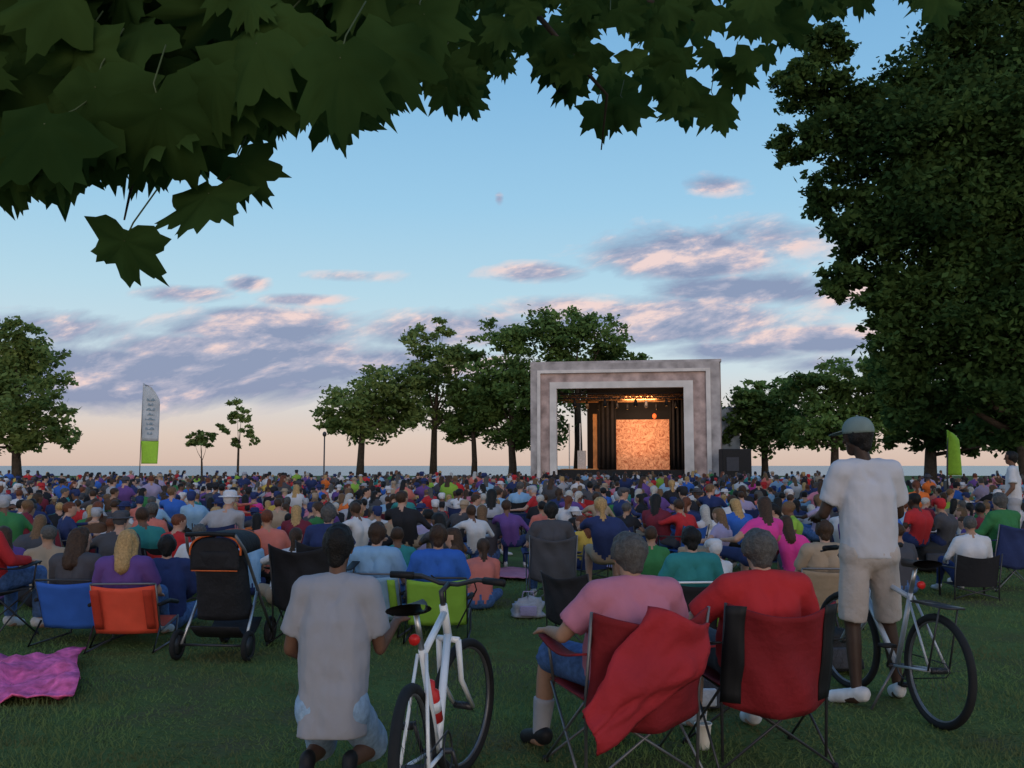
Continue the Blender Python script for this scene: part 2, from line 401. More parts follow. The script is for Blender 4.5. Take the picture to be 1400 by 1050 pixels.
# ---------------------------------------------------------------- chairs
def camp_chair(label, loc, rz, fab, trim, s=1.0, group=None, tube=M_midsteel, side=None, w=1.0):
    t = empty('folding_chair', loc, rz); t.scale = (s*w, s, s)
    tag(t, label, 'chair', group)
    ph = loc[0]*3
    MB().sheet(lambda a, b: ((a-.5)*.54, (b-.45)*.5, .42-.07*math.sin(math.pi*a)*math.sin(math.pi*b)), 10, 8).build('seat', fab, t, solid=.006)
    def bk(a, b):
        sg = math.sin(math.pi*a)
        return ((a-.5)*(.56-.03*math.sin(math.pi*b)), -.23-.12*b-.12*sg**.8-.02*math.sin(2*math.pi*b)*sg+.008*math.sin(a*17+b*9+ph)+.014*noise.noise(V((a*5, b*5, ph))), .34+.51*b-.06*sg*b**3-.06*sg*(1-b))
    MB().sheet(bk, 22, 14).build('backrest', fab, t, solid=.010)
    if side:
        for sx in (-1, 1):
            MB().sheet(lambda a, b: (sx*(.20+.085*a), bk(.5+sx*(.36+.14*a), b)[1]-.013, .35+.49*b), 3, 10).build('side_panel', side, t, solid=.006)
    for sx in (-1, 1):
        MB().sheet(lambda a, b: (sx*(.27+.07*b), -.3+.54*a, .65-.04*math.sin(math.pi*a)), 8, 2).build('armrest', trim, t, solid=.01)
        MB().path([(sx*.27,-.23,.05),(sx*.275,-.25,.45),(sx*.282,-.35,.85)], .008, 8).build('back_post', tube, t)
        MB().path([(sx*.27,.22,.41),(sx*.30,.22,.65)], .008, 8).build('arm_post', tube, t)
        for sy in (-1, 1):
            m = MB(); y0 = .26 if sy > 0 else -.27
            m.path([(sx*.30,y0,.015),(-sx*.26,y0*.88,.41)], .007, 8)
            m.path([(sx*.30,y0,.015),(sx*.275,-y0*.88,.41)], .007, 8)
            g = m.build('leg', tube, t)
            MB().path([(sx*.30,y0,.0),(sx*.30,y0,.03)], [.018,.012], 10).build('foot', M_black, g)
    return t
FR = mat('red_canvas', (.34,.022,.03), .85, .12, 4, .35, 25)
FRd = mat('dark_red_canvas', (.2,.013,.018), .85, .2, 4, .35, 25)
t = camp_chair('red folding chair with a loose red fabric flap, nearest the camera', PP, R(17), FRd, FRd, s=.98, w=1.08)
def fl(a, b):
    e1 = V((-.06,0,.88)).lerp(V((-.38,0,.44)), a)
    e2 = V((.24,0,.78)).lerp(V((.18,0,.54)), a/.4545) if a < .4545 else V((.18,0,.54)).lerp(V((-.33,0,.26)), (a-.4545)/.5455)
    p = e1.lerp(e2, b)
    return (p.x+.01*math.sin(9*a), -.45-.07*math.sin(math.pi*b)*(1-.3*a)-.018*math.sin(11*a+4*b)-.05*a+.025*noise.noise(V((a*7, b*7, 1))), p.z+.012*math.sin(7*b+3*a))
MB().sheet(fl, 24, 18).build('fabric_flap', FR, t, solid=.01)
camp_chair('dark red and black folding chair under the man in red', RP, R(8), FRd, M_black, tube=M_darksteel, s=.98, side=M_black, w=1.02)
camp_chair('navy folding chair under the person in green jacket', put(1357, Y=11.6), R(18), SH['navy'], SH['navy'], s=.95)
camp_chair('grey folding chair under the dark-haired person in charcoal top', put(752, Y=10.3), R(4), SH['dark grey'], SH['navy'], s=.9)
camp_chair('black folding chair under the grey-haired person in blue', put(455, Y=9.6), R(-10), SH['black'], M_black, s=.9, tube=M_darksteel)
camp_chair('empty black folding chair beside the grassy gap left of the pink-shirted man', put(790, Y=7.9), R(-30), SH['black'], M_black, s=.75, tube=M_darksteel)
camp_chair('dark folding chair under the red-jacketed person at the left edge', put(-8, Y=8.3), R(-15), SH['dark grey'], M_black, tube=M_darksteel)
camp_chair('tall black folding chair standing left of the boy in pale grey', put(432, Y=8.2), R(-6), SH['black'], M_black, s=1.0, tube=M_darksteel)

def low_chair(label, loc, rz, fab, tube, side=None):
    t = empty('beach_chair', loc, rz); tag(t, label, 'chair')
    MB().sheet(lambda a, b: ((a-.5)*.5, -.12+b*.5, .2-.04*math.sin(math.pi*b)), 8, 8).build('seat', fab, t, solid=.006)
    MB().sheet(lambda a, b: ((a-.5)*.5, -.13-.16*b-.045*math.sin(math.pi*a)+.01*noise.noise(V((a*5,b*5,loc[0]))), .14+.40*b-.02*math.sin(math.pi*a)*b), 14, 10).build('backrest', fab, t, solid=.008)
    if side:
        for sx in (-1, 1):
            MB().sheet(lambda a, b: (sx*(.17+.07*a), -.175-.16*b-.015, .18+.33*b), 2, 6).build('side_panel', side, t, solid=.004)
    for sx in (-1, 1):
        MB().path([(sx*.255,.38,.2),(sx*.255,-.12,.15),(sx*.255,-.29,.55)], .009, 8).build('side_tube', tube, t)
        MB().path([(sx*.265,.34,.2),(sx*.265,.3,.02),(sx*.265,-.33,.02),(sx*.265,-.16,.2)], .009, 8).build('leg', tube, t)
        MB().path([(sx*.275,-.24,.38),(sx*.29,.0,.38),(sx*.29,.22,.34)], [.016,.02,.018], 8).build('armrest', M_black, t)
    MB().path([(-.255,-.29,.55),(-.2,-.305,.555),(.2,-.305,.555),(.255,-.29,.55)], .009, 8).build('top_rail', tube, t)
    return t
FBL = mat('blue_canvas', (.03,.11,.45), .8, .1, 6); FOR = mat('orange_canvas', (.7,.085,.045), .8, .1, 6)
FLM = mat('lime_canvas', (.22,.42,.05), .8, .1, 6)
low_chair('low blue beach chair under the woman in dark grey', put(120, Y=8.15), R(-5), FBL, M_darksteel)
low_chair('low orange beach chair under the blonde woman', put(190, Y=7.9), R(4), FOR, M_midsteel, mat('dark_orange', (.4,.04,.02), .8, .1))
low_chair('low lime-trimmed grey chair under the person in light blue', put(520, Y=8.6), R(-8), SH['light blue'], M_midsteel, FLM)
low_chair('low lime chair under the boy in bright blue', put(601, Y=8.3), R(0), FLM, M_darksteel)
low_chair('low black chair with lime side panels between the two red-chair men', put(940, Y=8.0), R(5), SH['black'], M_white, FLM)
low_chair('low tan chair under the tan-shirted person near the bicycle', put(1122, Y=9.0), R(-6), SH['tan'], M_midsteel)

# ---------------------------------------------------------------- bicycles
def bicycle(label, loc, rz, lean, framem, steer=0, bottle=False, rack=False, s_=1.0):
    t = empty('bicycle', loc, rz, lean); tag(t, label, 'bicycle'); t.scale = (s_,)*3
    r = .335; RA = V((0,0,r)); FA = V((0,1.03,r)); BB = V((0,.43,.28)); ST = V((0,.28,.76)); HT = V((0,.80,.86)); HB = V((0,.845,.73))
    ax = (HT-HB).normalized(); M = Matrix.Translation(HB) @ Matrix.Rotation(steer, 4, ax) @ Matrix.Translation(-HB)
    m = MB(); m.path([BB, ST], .016); m.path([BB, HB], .02); m.path([ST+V((0,.005,-.03)), HT-ax*.02], .017); m.path([HB-ax*.02, HT+ax*.02], .021)
    for s in (-1, 1):
        m.path([BB+V((s*.03,0,0)), RA+V((s*.06,0,0))], .009); m.path([ST+V((s*.02,0,-.02)), RA+V((s*.06,0,0))], .008)
    m.build('frame', framem, t)
    m = MB(); top = HB-ax*.03; m.path([top-V((.06,0,0)), top+V((.06,0,0))], .016)
    for s in (-1, 1): m.path([top+V((s*.055,0,0)), top+V((s*.06,.03,-.2)), FA+V((s*.055,0,0))], [.016,.014,.011])
    m.xform(M).build('fork', framem, t)
    for k, A in enumerate((RA, FA)):
        X_ = M if k else Matrix.Identity(4)
        w = MB(); w.path([A-V((.05,0,0)), A+V((.05,0,0))], .02)
        for i in range(28):
            a = 2*math.pi*i/28; s = 1 if i % 2 else -1
            w.path([A+V((s*.03, .02*math.cos(a+.7), .02*math.sin(a+.7))), A+V((0, (r-.03)*math.cos(a), (r-.03)*math.sin(a)))], .001, 4)
        w = w.xform(X_).build('wheel', M_darksteel, t)
        MB().ring(A, (1,0,0), r-.022, .024, 48, 8).xform(X_).build('tyre', M_rubber, w)
        MB().ring(A, (1,0,0), r-.042, .010, 48, 6).xform(X_).build('rim', M_midsteel, w)
    m = MB(); m.path([ST, ST+(ST-BB).normalized()*.17], .0135); sp = ST+(ST-BB).normalized()*.17; m.build('seat_post', M_steel, t)
    def sad(a, b):
        w = .08*(1-b)**1.2+.022
        return (math.cos(math.pi*2*a)*w*(1 if b < .98 else .5), sp.y-.13+.27*b, sp.z+.02+.025*math.sin(math.pi*2*a)+.015*(1-b)**2)
    MB().sheet(sad, 16, 10).build('saddle', M_black, t)
    bt = HT+ax*.09
    m = MB(); m.path([HT, bt, bt+V((0,.08,.03))], .014); c = bt+V((0,.08,.03))
    m.path([c+V((-.30,-.03,.03)), c+V((-.16,.0,.03)), c+V((-.05,0,0)), c+V((.05,0,0)), c+V((.16,.0,.03)), c+V((.30,-.03,.03))], .012); hb = m.xform(M).build('handlebar', M_darksteel, t)
    for s in (-1, 1):
        MB().path([c+V((s*.2,-.01,.03)), c+V((s*.32,-.035,.03))], .018).xform(M).build('grip', M_black, hb)
        MB().path([c+V((s*.17,.02,.03)), c+V((s*.19,.07,.01)), c+V((s*.28,.06,.0))], .006).xform(M).build('brake_lever', M_darksteel, hb)
    for s in (-1, 1):
        MB().path([c+V((s*.12,.03,.03)), c+V((s*.09,.13,-.04)), top+V((s*.03,.03,.05))], .004, 6).xform(M).build('brake_cable', M_black, t)
    cr = MB().ring(BB+V((.05,0,0)), (1,0,0), .085, .005, 28, 5); cr.path([BB+V((-.07,0,0)), BB+V((.07,0,0))], .014)
    cr.path([BB+V((.07,0,0)), BB+V((.075,.08,-.14))], .009); cr.path([BB+V((-.07,0,0)), BB+V((-.075,-.08,.14))], .009)
    cr.build('crank', M_darksteel, t)
    MB().box(BB+V((.12,.08,-.14)), (.09,.07,.02)).build('pedal', M_black, t); MB().box(BB+V((-.12,-.08,.14)), (.09,.07,.02)).build('pedal', M_black, t)
    MB().path([BB+V((.05,0,.085)), RA+V((.05,0,.04)), RA+V((.05,-.04,0)), RA+V((.05,0,-.04)), BB+V((.05,0,-.085))], .004, 5).build('chain', M_darksteel, t)
    MB().path([sp+V((0,-.05,-.1)), sp+V((0,-.07,-.1))], .024, 12).build('rear_reflector', mat('reflector_red', (.5,.02,.02), .3, .1), t)
    MB().path([BB+V((-.03,-.02,0)), BB+V((-.17,.02,-.28))], .009).build('kickstand', M_midsteel, t)
    if bottle:
        d = (ST-BB).normalized(); b0 = BB+d*.12+V((0,.045,.02))
        b = MB().path([b0, b0+d*.14, b0+d*.155, b0+d*.19, b0+d*.2], [.036,.036,.02,.024,.012], 14).build('water_bottle', mat('bottle_red', (.55,.03,.03), .3, .1), t)
        MB().path([b0+d*.05, b0+d*.1], .0368, 14).build('bottle_band', M_white, b)
    if rack:
        m = MB()
        for s in (-1, 1): m.path([RA+V((s*.07,0,0)), V((s*.06,-.1,.72)), V((s*.05,.2,.72))], .006)
        m.box((0,-.0,.725), (.12,.34,.012)); m.build('rear_rack', M_darksteel, t)
    return t
M_bike = mat('pale_silver_paint', (.42,.44,.48), .35, .05, metal=.3)
bicycle('white-framed bicycle with a red water bottle standing beside the kneeling boy', V((X(574,3.75)+.015, 3.75, 0)), R(-7.5), R(-5), M_white, R(-18), bottle=True, s_=.96)
bicycle('silver and black bicycle held between the legs of the standing man', V((X(1270,5.5), 5.5, 0)), R(10), R(2), M_bike, R(8), rack=True, s_=.96)

# ---------------------------------------------------------------- stroller
def stroller(loc, rz, s_):
    t = empty('stroller', loc, rz); tag(t, 'black stroller with orange-trimmed hood parked behind the crowd', 'stroller'); t.scale = (s_,)*3
    blk = mat('stroller_cloth', (.014,.014,.017), .75, .3, 8, .3, 30); org = mat('orange_trim', (.6,.12,.03), .7, .1)
    def shell(a, b):
        x = (a-.5)*2; w = .22*(1-.12*b)
        return (w*math.copysign(abs(math.sin(x*math.pi/2))**.8, x), -.05-.16*math.cos(x*math.pi/2)-.12*b, .3+.55*b)
    MB().sheet(shell, 16, 12).build('seat', blk, t, solid=.02)
    def hood(a, b):
        an = math.pi*a; r = .21
        return (r*math.cos(an), -.30+.42*b*1.0, .82+.17*math.sin(an)**.6*(1-.15*abs(b-.4))+.02*b)
    h = MB().sheet(hood, 20, 10).build('hood', blk, t, solid=.012)
    MB().path([hood(i/20, 0) for i in range(21)], .009).build('trim', org, h)
    MB().path([hood(i/20, 1) for i in range(21)], .009).build('trim', org, h)
    rp_ = MB().sheet(lambda a, b: ((a-.5)*.40, -.305, .70+.26*b*(1-(2*a-1)**4*.4)), 10, 6).build('rear_panel', blk, t, solid=.008)
    MB().path([(-.19,-.312,.70),(.19,-.312,.70)], .005).build('trim', org, rp_)
    for s in (-1, 1):
        MB().path([(s*.22,.4,.12),(s*.235,.1,.42),(s*.235,-.28,.86),(s*.2,-.40,.99)], .013).build('side_tube', M_midsteel, t)
        MB().path([(s*.235,.0,.5),(s*.26,-.3,.12)], .013).build('rear_leg', M_steel, t)
    MB().path([(-.2,-.40,.99),(0,-.42,1.0),(.2,-.40,.99)], .018).build('handle', M_black, t)
    MB().path([(-.27,-.3,.12),(.27,-.3,.12)], .01).build('axle', M_darksteel, t)
    MB().sheet(lambda a, b: ((a-.5)*.4, -.28+.5*b, .14+.12*abs(2*b-1)**2), 6, 8).build('basket', blk, t, solid=.01)
    for x, y in ((-.29,-.3),(.29,-.3),(-.2,.42),(.2,.42)):
        w = MB().path([(x-.015,y,.12),(x+.015,y,.12)], .075, 16).build('wheel', M_darksteel, t)
        MB().ring((x,y,.12), (1,0,0), .098, .022, 24, 8).build('tyre', M_rubber, w)
stroller(put(318, Y=7.65), R(-6), .98)

# ---------------------------------------------------------------- small things on the grass
def blanket(label, x, y, w, l, rz, m, amp=.03, name='blanket'):
    o = MB().sheet(lambda a, b: ((a-.5)*w*(1+.06*math.sin(7*b)), (b-.5)*l*(1+.06*math.sin(6*a+1)), .035+amp*(noise.noise(V((a*5+x, b*5, y)))+.5*noise.noise(V((a*12, b*12+x, y)))+.4)), 22, 22).build(name, m, solid=.008)
    o.location = (x, y, 0); o.rotation_euler = (0, 0, rz); tag(o, label, name.replace('_', ' ')); return o
pb = G(30, 938)
PINK = mat('pink_blanket_cloth', (.75,.12,.3), .95, .45, 14, .4, 30)
blanket('pink patterned blanket crumpled on the grass at the left edge', pb.x-.14, pb.y+.0, .95, 1.4, R(22), PINK, .09)
for px, py, w_, l_, c_, lab in [(690,787,.9,1.3,'pink','pink blanket spread on the grass in the gap in the crowd'),(905,742,1.4,1.2,'teal','turquoise blanket far back in the crowd gap'),
    (375,772,1.0,1.0,'white','white blanket on the grass right of the stroller'),(60,770,1.2,1.0,'navy','navy blanket under the people at far left'),(665,733,1.4,1.3,'salmon','salmon blanket in the middle of the crowd'),
    (560,742,1.3,1.2,'pale grey','pale grey blanket behind the boy in bright blue'),(1230,765,1.3,1.3,'green','green blanket right of the standing man'),(1120,820,1.0,.9,'maroon','maroon blanket beside the standing man'),
    (820,775,.9,.9,'lavender','lavender blanket beside the gap of open grass'),(240,800,1.0,.8,'light blue','light blue blanket behind the orange chair'),(1010,757,1.3,1.0,'yellow','yellow blanket behind the man in red')]:
    q = G(px, py); blanket(lab, q.x, q.y, w_, l_, R(random.uniform(-20,20)), SH[c_], .03)
q = G(28, 818); blanket('pale blue towel on the grass behind the blue chair', q.x, q.y, .7, .5, R(3), mat('pale_blue_cloth', (.3,.6,.68), .9), .02, 'towel')

def cup(px, py):
    p = G(px, py); t = empty('cup', p); tag(t, 'white plastic cup standing on grass between the red chairs', 'cup')
    MB().path([(0,0,0),(0,0,.01),(0,0,.13)], [.03,.031,.043], 18).build('cup_body', mat('cup_plastic', (.6,.57,.5), .4, .1), t)
    MB().ring((0,0,.132), (0,0,1), .044, .004, 20, 6).build('rim', M_white, t)
    MB().path([(.01,0,.13),(.02,0,.2)], .003, 6).build('straw', M_white, t)
cup(962, 1024)

def bag(label, loc, s, m, m2, name='bag', rz=0):
    t = empty(name, loc, rz); tag(t, label, name.replace('_', ' ')); t.scale = (s,)*3
    def sh(a, b):
        ph = 2*math.pi*a; k = (1-.25*b)*(1 if 0 < b < 1 else .1); q = 1+.3*noise.noise(V((math.cos(ph)*2, math.sin(ph)*2, b*4+loc[0])))
        return (.5*k*q*math.copysign(abs(math.cos(ph))**.6, math.cos(ph)), .28*k*q*math.copysign(abs(math.sin(ph))**.6, math.sin(ph)), .62*b*q)
    MB().sheet(sh, 20, 10).build('bag_body', m, t)
    MB().path([(-.18,0,.58),(-.14,0,.78),(.14,0,.78),(.18,0,.58)], .02).build('handle', m2, t)
    MB().box((0,-.3,.25), (.5,.08,.3)).build('pocket', m2, t, bevel=.03)
bag('black and white tote bag slumped between the two red chairs', G(955, 968), .36, SH['dark grey'], SH['white'])
bag('small pale grey bag on grass left of the pink-shirted man', G(722, 845), .33, SH['pale grey'], SH['lavender'])
bag('dark backpack under the right of the red and black chair', G(1132, 918), .5, M_black, SH['dark grey'], 'backpack')
bag('black cooler bag on grass right of the standing man', G(1275, 782), .7, M_black, SH['dark grey'], 'cooler_bag')
bag('dark blue backpack beside the stroller', G(372, 800), .5, SH['navy'], M_black, 'backpack')
bag('maroon cooler bag on the grass right of the boy in bright blue', G(655, 800), .4, SH['maroon'], M_black, 'cooler_bag')
bag('white carrier bag on the grass at left behind the blue chair', G(78, 800), .4, SH['white'], SH['pale grey'])
bag('orange bag beside the tan chair near the bicycle', G(1165, 800), .4, SH['orange'], SH['dark grey'])

# ---------------------------------------------------------------- crowd
def variant(kind, hair, sleeve, legs, hat=None, voxel=.028):
    j = pose(kind, look=(random.uniform(-.6,.6),1,random.uniform(-.15,.05)))
    if kind != 'stand' and random.random() < .75:
        dx = random.uniform(-.12,.12); dy = random.uniform(-.02,.1)
        for k in ('neck','head','sL','sR'): j[k] = j[k]+V((dx*(1.3 if k == 'head' else 1), dy, -abs(dx)*.2-dy*.3))
        j['chest'] = j['chest']+V((dx*.5, dy*.4, 0))
        if random.random() < .5: j['eL'] = j['eL']+V((-.05,.12,.1)); j['wL'] = j['wL']+V((.05,.1,.15))
    caps = body_caps(j, sleeve, legs, hair, fingers=False, slim=random.uniform(.82,1.12))
    caps = [(c[0], c[1], c[2], c[3], c[4] if c[4] != 'eye' else 'skin') for c in caps]
    me = caps_mesh('person', caps, voxel, [], REG[:5], smooth=1)
    vs = [v.co.copy() for v in me.vertices]; fs = [tuple(p.vertices) for p in me.polygons]; mi = [p.material_index for p in me.polygons]
    bpy.data.meshes.remove(me)
    mb = MB(); mb.v = vs; mb.f = fs; mb.m = mi
    if hat:
        h = j['head']
        mb.path([h+V((0,0,.04)), h+V((0,0,.10)), h+V((0,0,.125))], [.094,.088,.055], 14, mi=3)
        if hat == 'brim': mb.path([h+V((0,0,.04)), h+V((0,0,.052))], [.155,.135], 16, mi=3)
        else: mb.path([h+V((0,.08,.05)), h+V((0,.12,.055))], [.065,.055], 10, mi=3)
    return mb
dummy = [SK['light'], SH['white'], M_denim, HR['brown'], M_shoe]
VM = {}
for kind in ('ground', 'lean', 'chair', 'low', 'stand'):
    for hair, hat in (('short', None), ('long', None), ('tail', None), ('short', 'brim'), ('short', 'cap')):
        VM[(kind, hair, hat)] = [variant(kind, hair, random.choice(('short','short','long')), random.choice(('long','shorts')), hat).mesh('person', dummy) for _ in range({'ground':3,'low':3,'chair':2}.get(kind, 1))]
def crowd_chair(low):
    m = MB(); z = .16 if low else .38
    m.sheet(lambda a, b: ((a-.5)*.48, -.2-.12*b-.08*math.sin(math.pi*a), z+.38*b-.04*math.sin(math.pi*a)*b), 8, 4, 0)
    m.sheet(lambda a, b: ((a-.5)*.48, -.22+.44*b, z), 4, 3, 0)
    for s in (-1, 1):
        m.path([(s*.25,-.22,.0),(s*.25,-.23,z),(s*.26,-.33,z+.39)], .009, 5, mi=1)
        m.path([(s*.26,.22,0),(s*.26,.22,z+.2),(s*.26,-.28,z+.22)], .013, 5, mi=1)
        m.path([(s*.26,-.22,.02),(-s*.26,-.2,z)], .009, 5, mi=1)
    return m
CH = {False: crowd_chair(False).mesh('camp_chair', [M_black, M_darksteel]), True: crowd_chair(True).mesh('camp_chair', [M_black, M_darksteel])}

shirts = ['white']*9+['pale grey']*5+['dark grey']*8+['black']*9+['navy']*8+['blue']*5+['light blue']*4+['red']*6+['maroon']*4+['pink']*3+['hot pink']*1+['teal']*3+['green']*3+['lime']*1+['purple']*4+['lavender']*3+['orange']*1+['yellow']*1+['tan']*4+['salmon']*3+['brown']*5
hairs = ['black']*6+['brown']*8+['blonde']*2+['grey']*3+['auburn']*2+['white']*1+['light brown']*3
hats = ['white','tan','navy','black','dark grey','red','pale grey','navy']
skins = ['light']*6+['tan']*3+['brown']*2+['dark']*1
people = []
def addp(x, y, kind, shirt, hair=None, style=None, hat=None, row=0, rz=None):
    people.append(dict(x=x, y=y, kind=kind, shirt=shirt, hair=hair or random.choice(hairs), style=style or random.choice(('short','short','long','tail')), hat=hat, row=row, rz=rz if rz is not None else random.gauss(0, .55)))
spots = [(160,10.8,'low','dark grey','black','short','brim'),(105,12.5,'chair','navy',None,None,None),(250,11.2,'low','red','auburn','short',None),(375,11.4,'low','salmon','auburn','short',None),
 (272,10.4,'low','white','grey','short',None),(303,12.0,'chair','pale grey','grey','short','brim'),(490,12.0,'chair','white','brown','short',None),(650,12.3,'chair','white','brown','short',None),
 (885,9.8,'low','green','brown','short',None),(1030,10.4,'chair','hot pink','brown','long',None),(975,11.6,'chair','lavender','light brown','long',None),(800,12.6,'low','yellow','auburn','long',None),
 (930,13,'chair','red','brown','short',None),(905,13.2,'chair','maroon','black','long',None),(1318,10.8,'low','white','grey','short',None),(610,11.8,'low','dark grey','black','long',None),(560,12.5,'chair','black','brown','short',None),
 (205,11.6,'low','teal','brown','short',None),(45,11.2,'low','dark grey','light brown','long',None),(20,12.2,'chair','green','grey','short','cap'),(415,12.4,'chair','maroon','blonde','long',None),(625,10.4,'ground','brown','brown','long',None),
 (345,10.9,'ground','light blue','brown','short',None),(700,13.3,'chair','purple','brown','short',None),(830,10.9,'chair','navy','blonde','tail',None),(1075,12.6,'chair','lime','light brown','short',None),(1085,11.2,'low','hot pink','brown','long',None),
 (1250,13.0,'chair','red','black','short',None),(1285,13.4,'chair','dark grey','black','short','cap'),(1200,12.0,'chair','blue','brown','short',None),(860,13.6,'chair','black','grey','short',None),(1010,13.4,'chair','blue','blonde','long',None),
 (545,10.6,'ground','teal','brown','short',None),(15,10.2,'ground','purple','brown','long',None),(975,9.4,'ground','white','blonde','short','cap'),(390,10.2,'ground','white','brown','tail',None),(70,10.0,'ground','tan','grey','short',None),
 (655,9.9,'ground','salmon','brown','tail',None),(1230,11.0,'ground','dark grey','brown','short',None),(1180,10.4,'ground','navy','black','short',None)]
for s in spots: addp(X(s[0], s[1]), s[1], *s[2:], row=1)
row = 2; Y = 13.8
while Y < 60:
    sp = .66 if Y < 30 else .76
    x = X(-30, Y)+random.random()*.5
    while x < X(1430, Y):
        px = 700+x/Y*F
        yy = Y+random.uniform(-.55,.55)
        gap = noise.noise(V((x*.35, Y*.35, 3)))
        skip = gap < -.36 or random.random() < .08 or (Y < 17 and 690 < px < 730)
        if px > 1150 and Y > 34 and random.random() < .5: skip = True
        if not skip:
            u = random.random()
            kind = 'ground' if u < .36 else 'lean' if u < .42 else 'low' if u < .82 else 'chair'
            hat = random.choice(('brim','cap','cap')) if random.random() < .2 else None
            addp(x+random.uniform(-.15,.15), yy, kind, random.choice(shirts), hat=hat, style='short' if hat else None, row=row)
        x += sp*random.uniform(.6,1.5)
    Y += 1.02 if Y < 30 else 1.25; row += 1
NH = 12
near = people[:300-NH]; far = people[300-NH:]
for i, p in enumerate(near): p['hatc'] = random.choice(hats) if p['hat'] else None
from collections import defaultdict
rows = defaultdict(list)
for p in near: rows[p['row']].append(p)
ordn = ['zeroth','front','second','third','fourth','fifth','sixth','seventh','eighth','ninth','tenth','eleventh','twelfth','thirteenth','fourteenth','fifteenth','sixteenth']
used = set()
def nth(n): return f"{n}{'th' if 10 <= n % 100 <= 20 else {1:'st',2:'nd',3:'rd'}.get(n % 10,'th')}"
for r_, lst in rows.items():
    lst.sort(key=lambda p: p['x']/p['y'])
    for i, p in enumerate(lst):
        head = f"{p['hatc']} hat" if p['hat'] else f"{p['hair']} hair"
        nb = f"right of {lst[i-1]['shirt']} shirt" if i else "leftmost"
        lab = f"person in {p['shirt']} shirt, {head}, {nb}, {ordn[min(r_,16)]} row"
        if lab in used: lab = f"person in {p['shirt']} shirt, {head}, {nth(i+1)} from left, {ordn[min(r_,16)]} row"
        used.add(lab)
        o = bpy.data.objects.new('person', random.choice(VM[(p['kind'], p['style'] if not p['hat'] else 'short', p['hat'])])); col.objects.link(o)
        o.location = (p['x'], p['y'], 0); o.rotation_euler = (0, 0, p['rz']); sc = random.uniform(.84,1.03); o.scale = (sc*random.uniform(.88,1),sc,sc)
        ms = [SK[random.choice(skins)], SH[p['shirt']], random.choice(PANTS), SH[p['hatc']] if p['hat'] else HR[p['hair']], M_shoe]
        for k, m in enumerate(ms):
            o.material_slots[k].link = 'OBJECT'; o.material_slots[k].material = m
        tag(o, lab, 'person', 'people seated in the lawn crowd')
        if p['kind'] in ('chair', 'low') and (random.random() < .4):
            cc = random.choice(['black','navy','dark grey','blue','red','green','maroon','black','navy','black'])
            c = bpy.data.objects.new('camp_chair', CH[p['kind'] == 'low']); col.objects.link(c)
            c.location = o.location; c.rotation_euler = o.rotation_euler; c.scale = (sc,)*3
            c.material_slots[0].link = 'OBJECT'; c.material_slots[0].material = SH[cc]
            tag(c, f"{cc} camp chair under {p['shirt']}-shirted person, {nth(i+1)} from left, {ordn[min(r_,16)]} row", 'chair', 'camp chairs in the lawn crowd')
FV = {}
for kind in ('ground', 'low', 'chair'):
    for hair, hat in (('short', None), ('long', None), ('short', 'brim')):
        mb = variant(kind, hair, 'short', 'long', hat, voxel=.055)
        va = np.array([tuple(p) for p in mb.v], dtype=np.float32)
        keep = [i for i, f in enumerate(mb.f) if len(f) == 4]
        FV[(kind, hair, hat)] = (va, np.array([mb.f[i] for i in keep], dtype=np.int32), np.array([mb.m[i] for i in keep]))
fmats = [SK[k] for k in ('light','tan','brown')]+[SH[k] for k in SH]+[HR[k] for k in HR]+[M_denim, M_shoe]
sidx = {k: 3+i for i, k in enumerate(SH)}; hidx = {k: 3+len(SH)+i for i, k in enumerate(HR)}
dn = 3+len(SH)+len(HR)
vv = []; ff = []; mm = []; off = 0
for p in far:
    kd = 'ground' if p['kind'] == 'lean' else p['kind']
    va, fa, mi = FV[(kd, 'short' if p['hat'] or p['style'] == 'short' else 'long', 'brim' if p['hat'] else None)]
    a = p['rz']; sc = random.uniform(.88,1.08); Rm = np.array([[math.cos(a),-math.sin(a),0],[math.sin(a),math.cos(a),0],[0,0,1]])*sc
    vv.append(va @ Rm.T+np.array([p['x'], p['y'], 0])); ff.append(fa+off); off += len(va)
    lut = np.array([random.choice([0,0,1,2]), sidx[p['shirt']], random.choice([dn, sidx['dark grey'], sidx['navy']]), sidx[random.choice(hats)] if p['hat'] else hidx[p['hair']], dn+1])
    mm.append(lut[mi])
me = fastmesh('distant_crowd', np.concatenate(vv), np.concatenate(ff), fmats, np.concatenate(mm), True)
o = bpy.data.objects.new('distant_crowd', me); col.objects.link(o)
tag(o, 'mass of people seated on the lawn reaching back to the stage', 'crowd', kind='stuff')

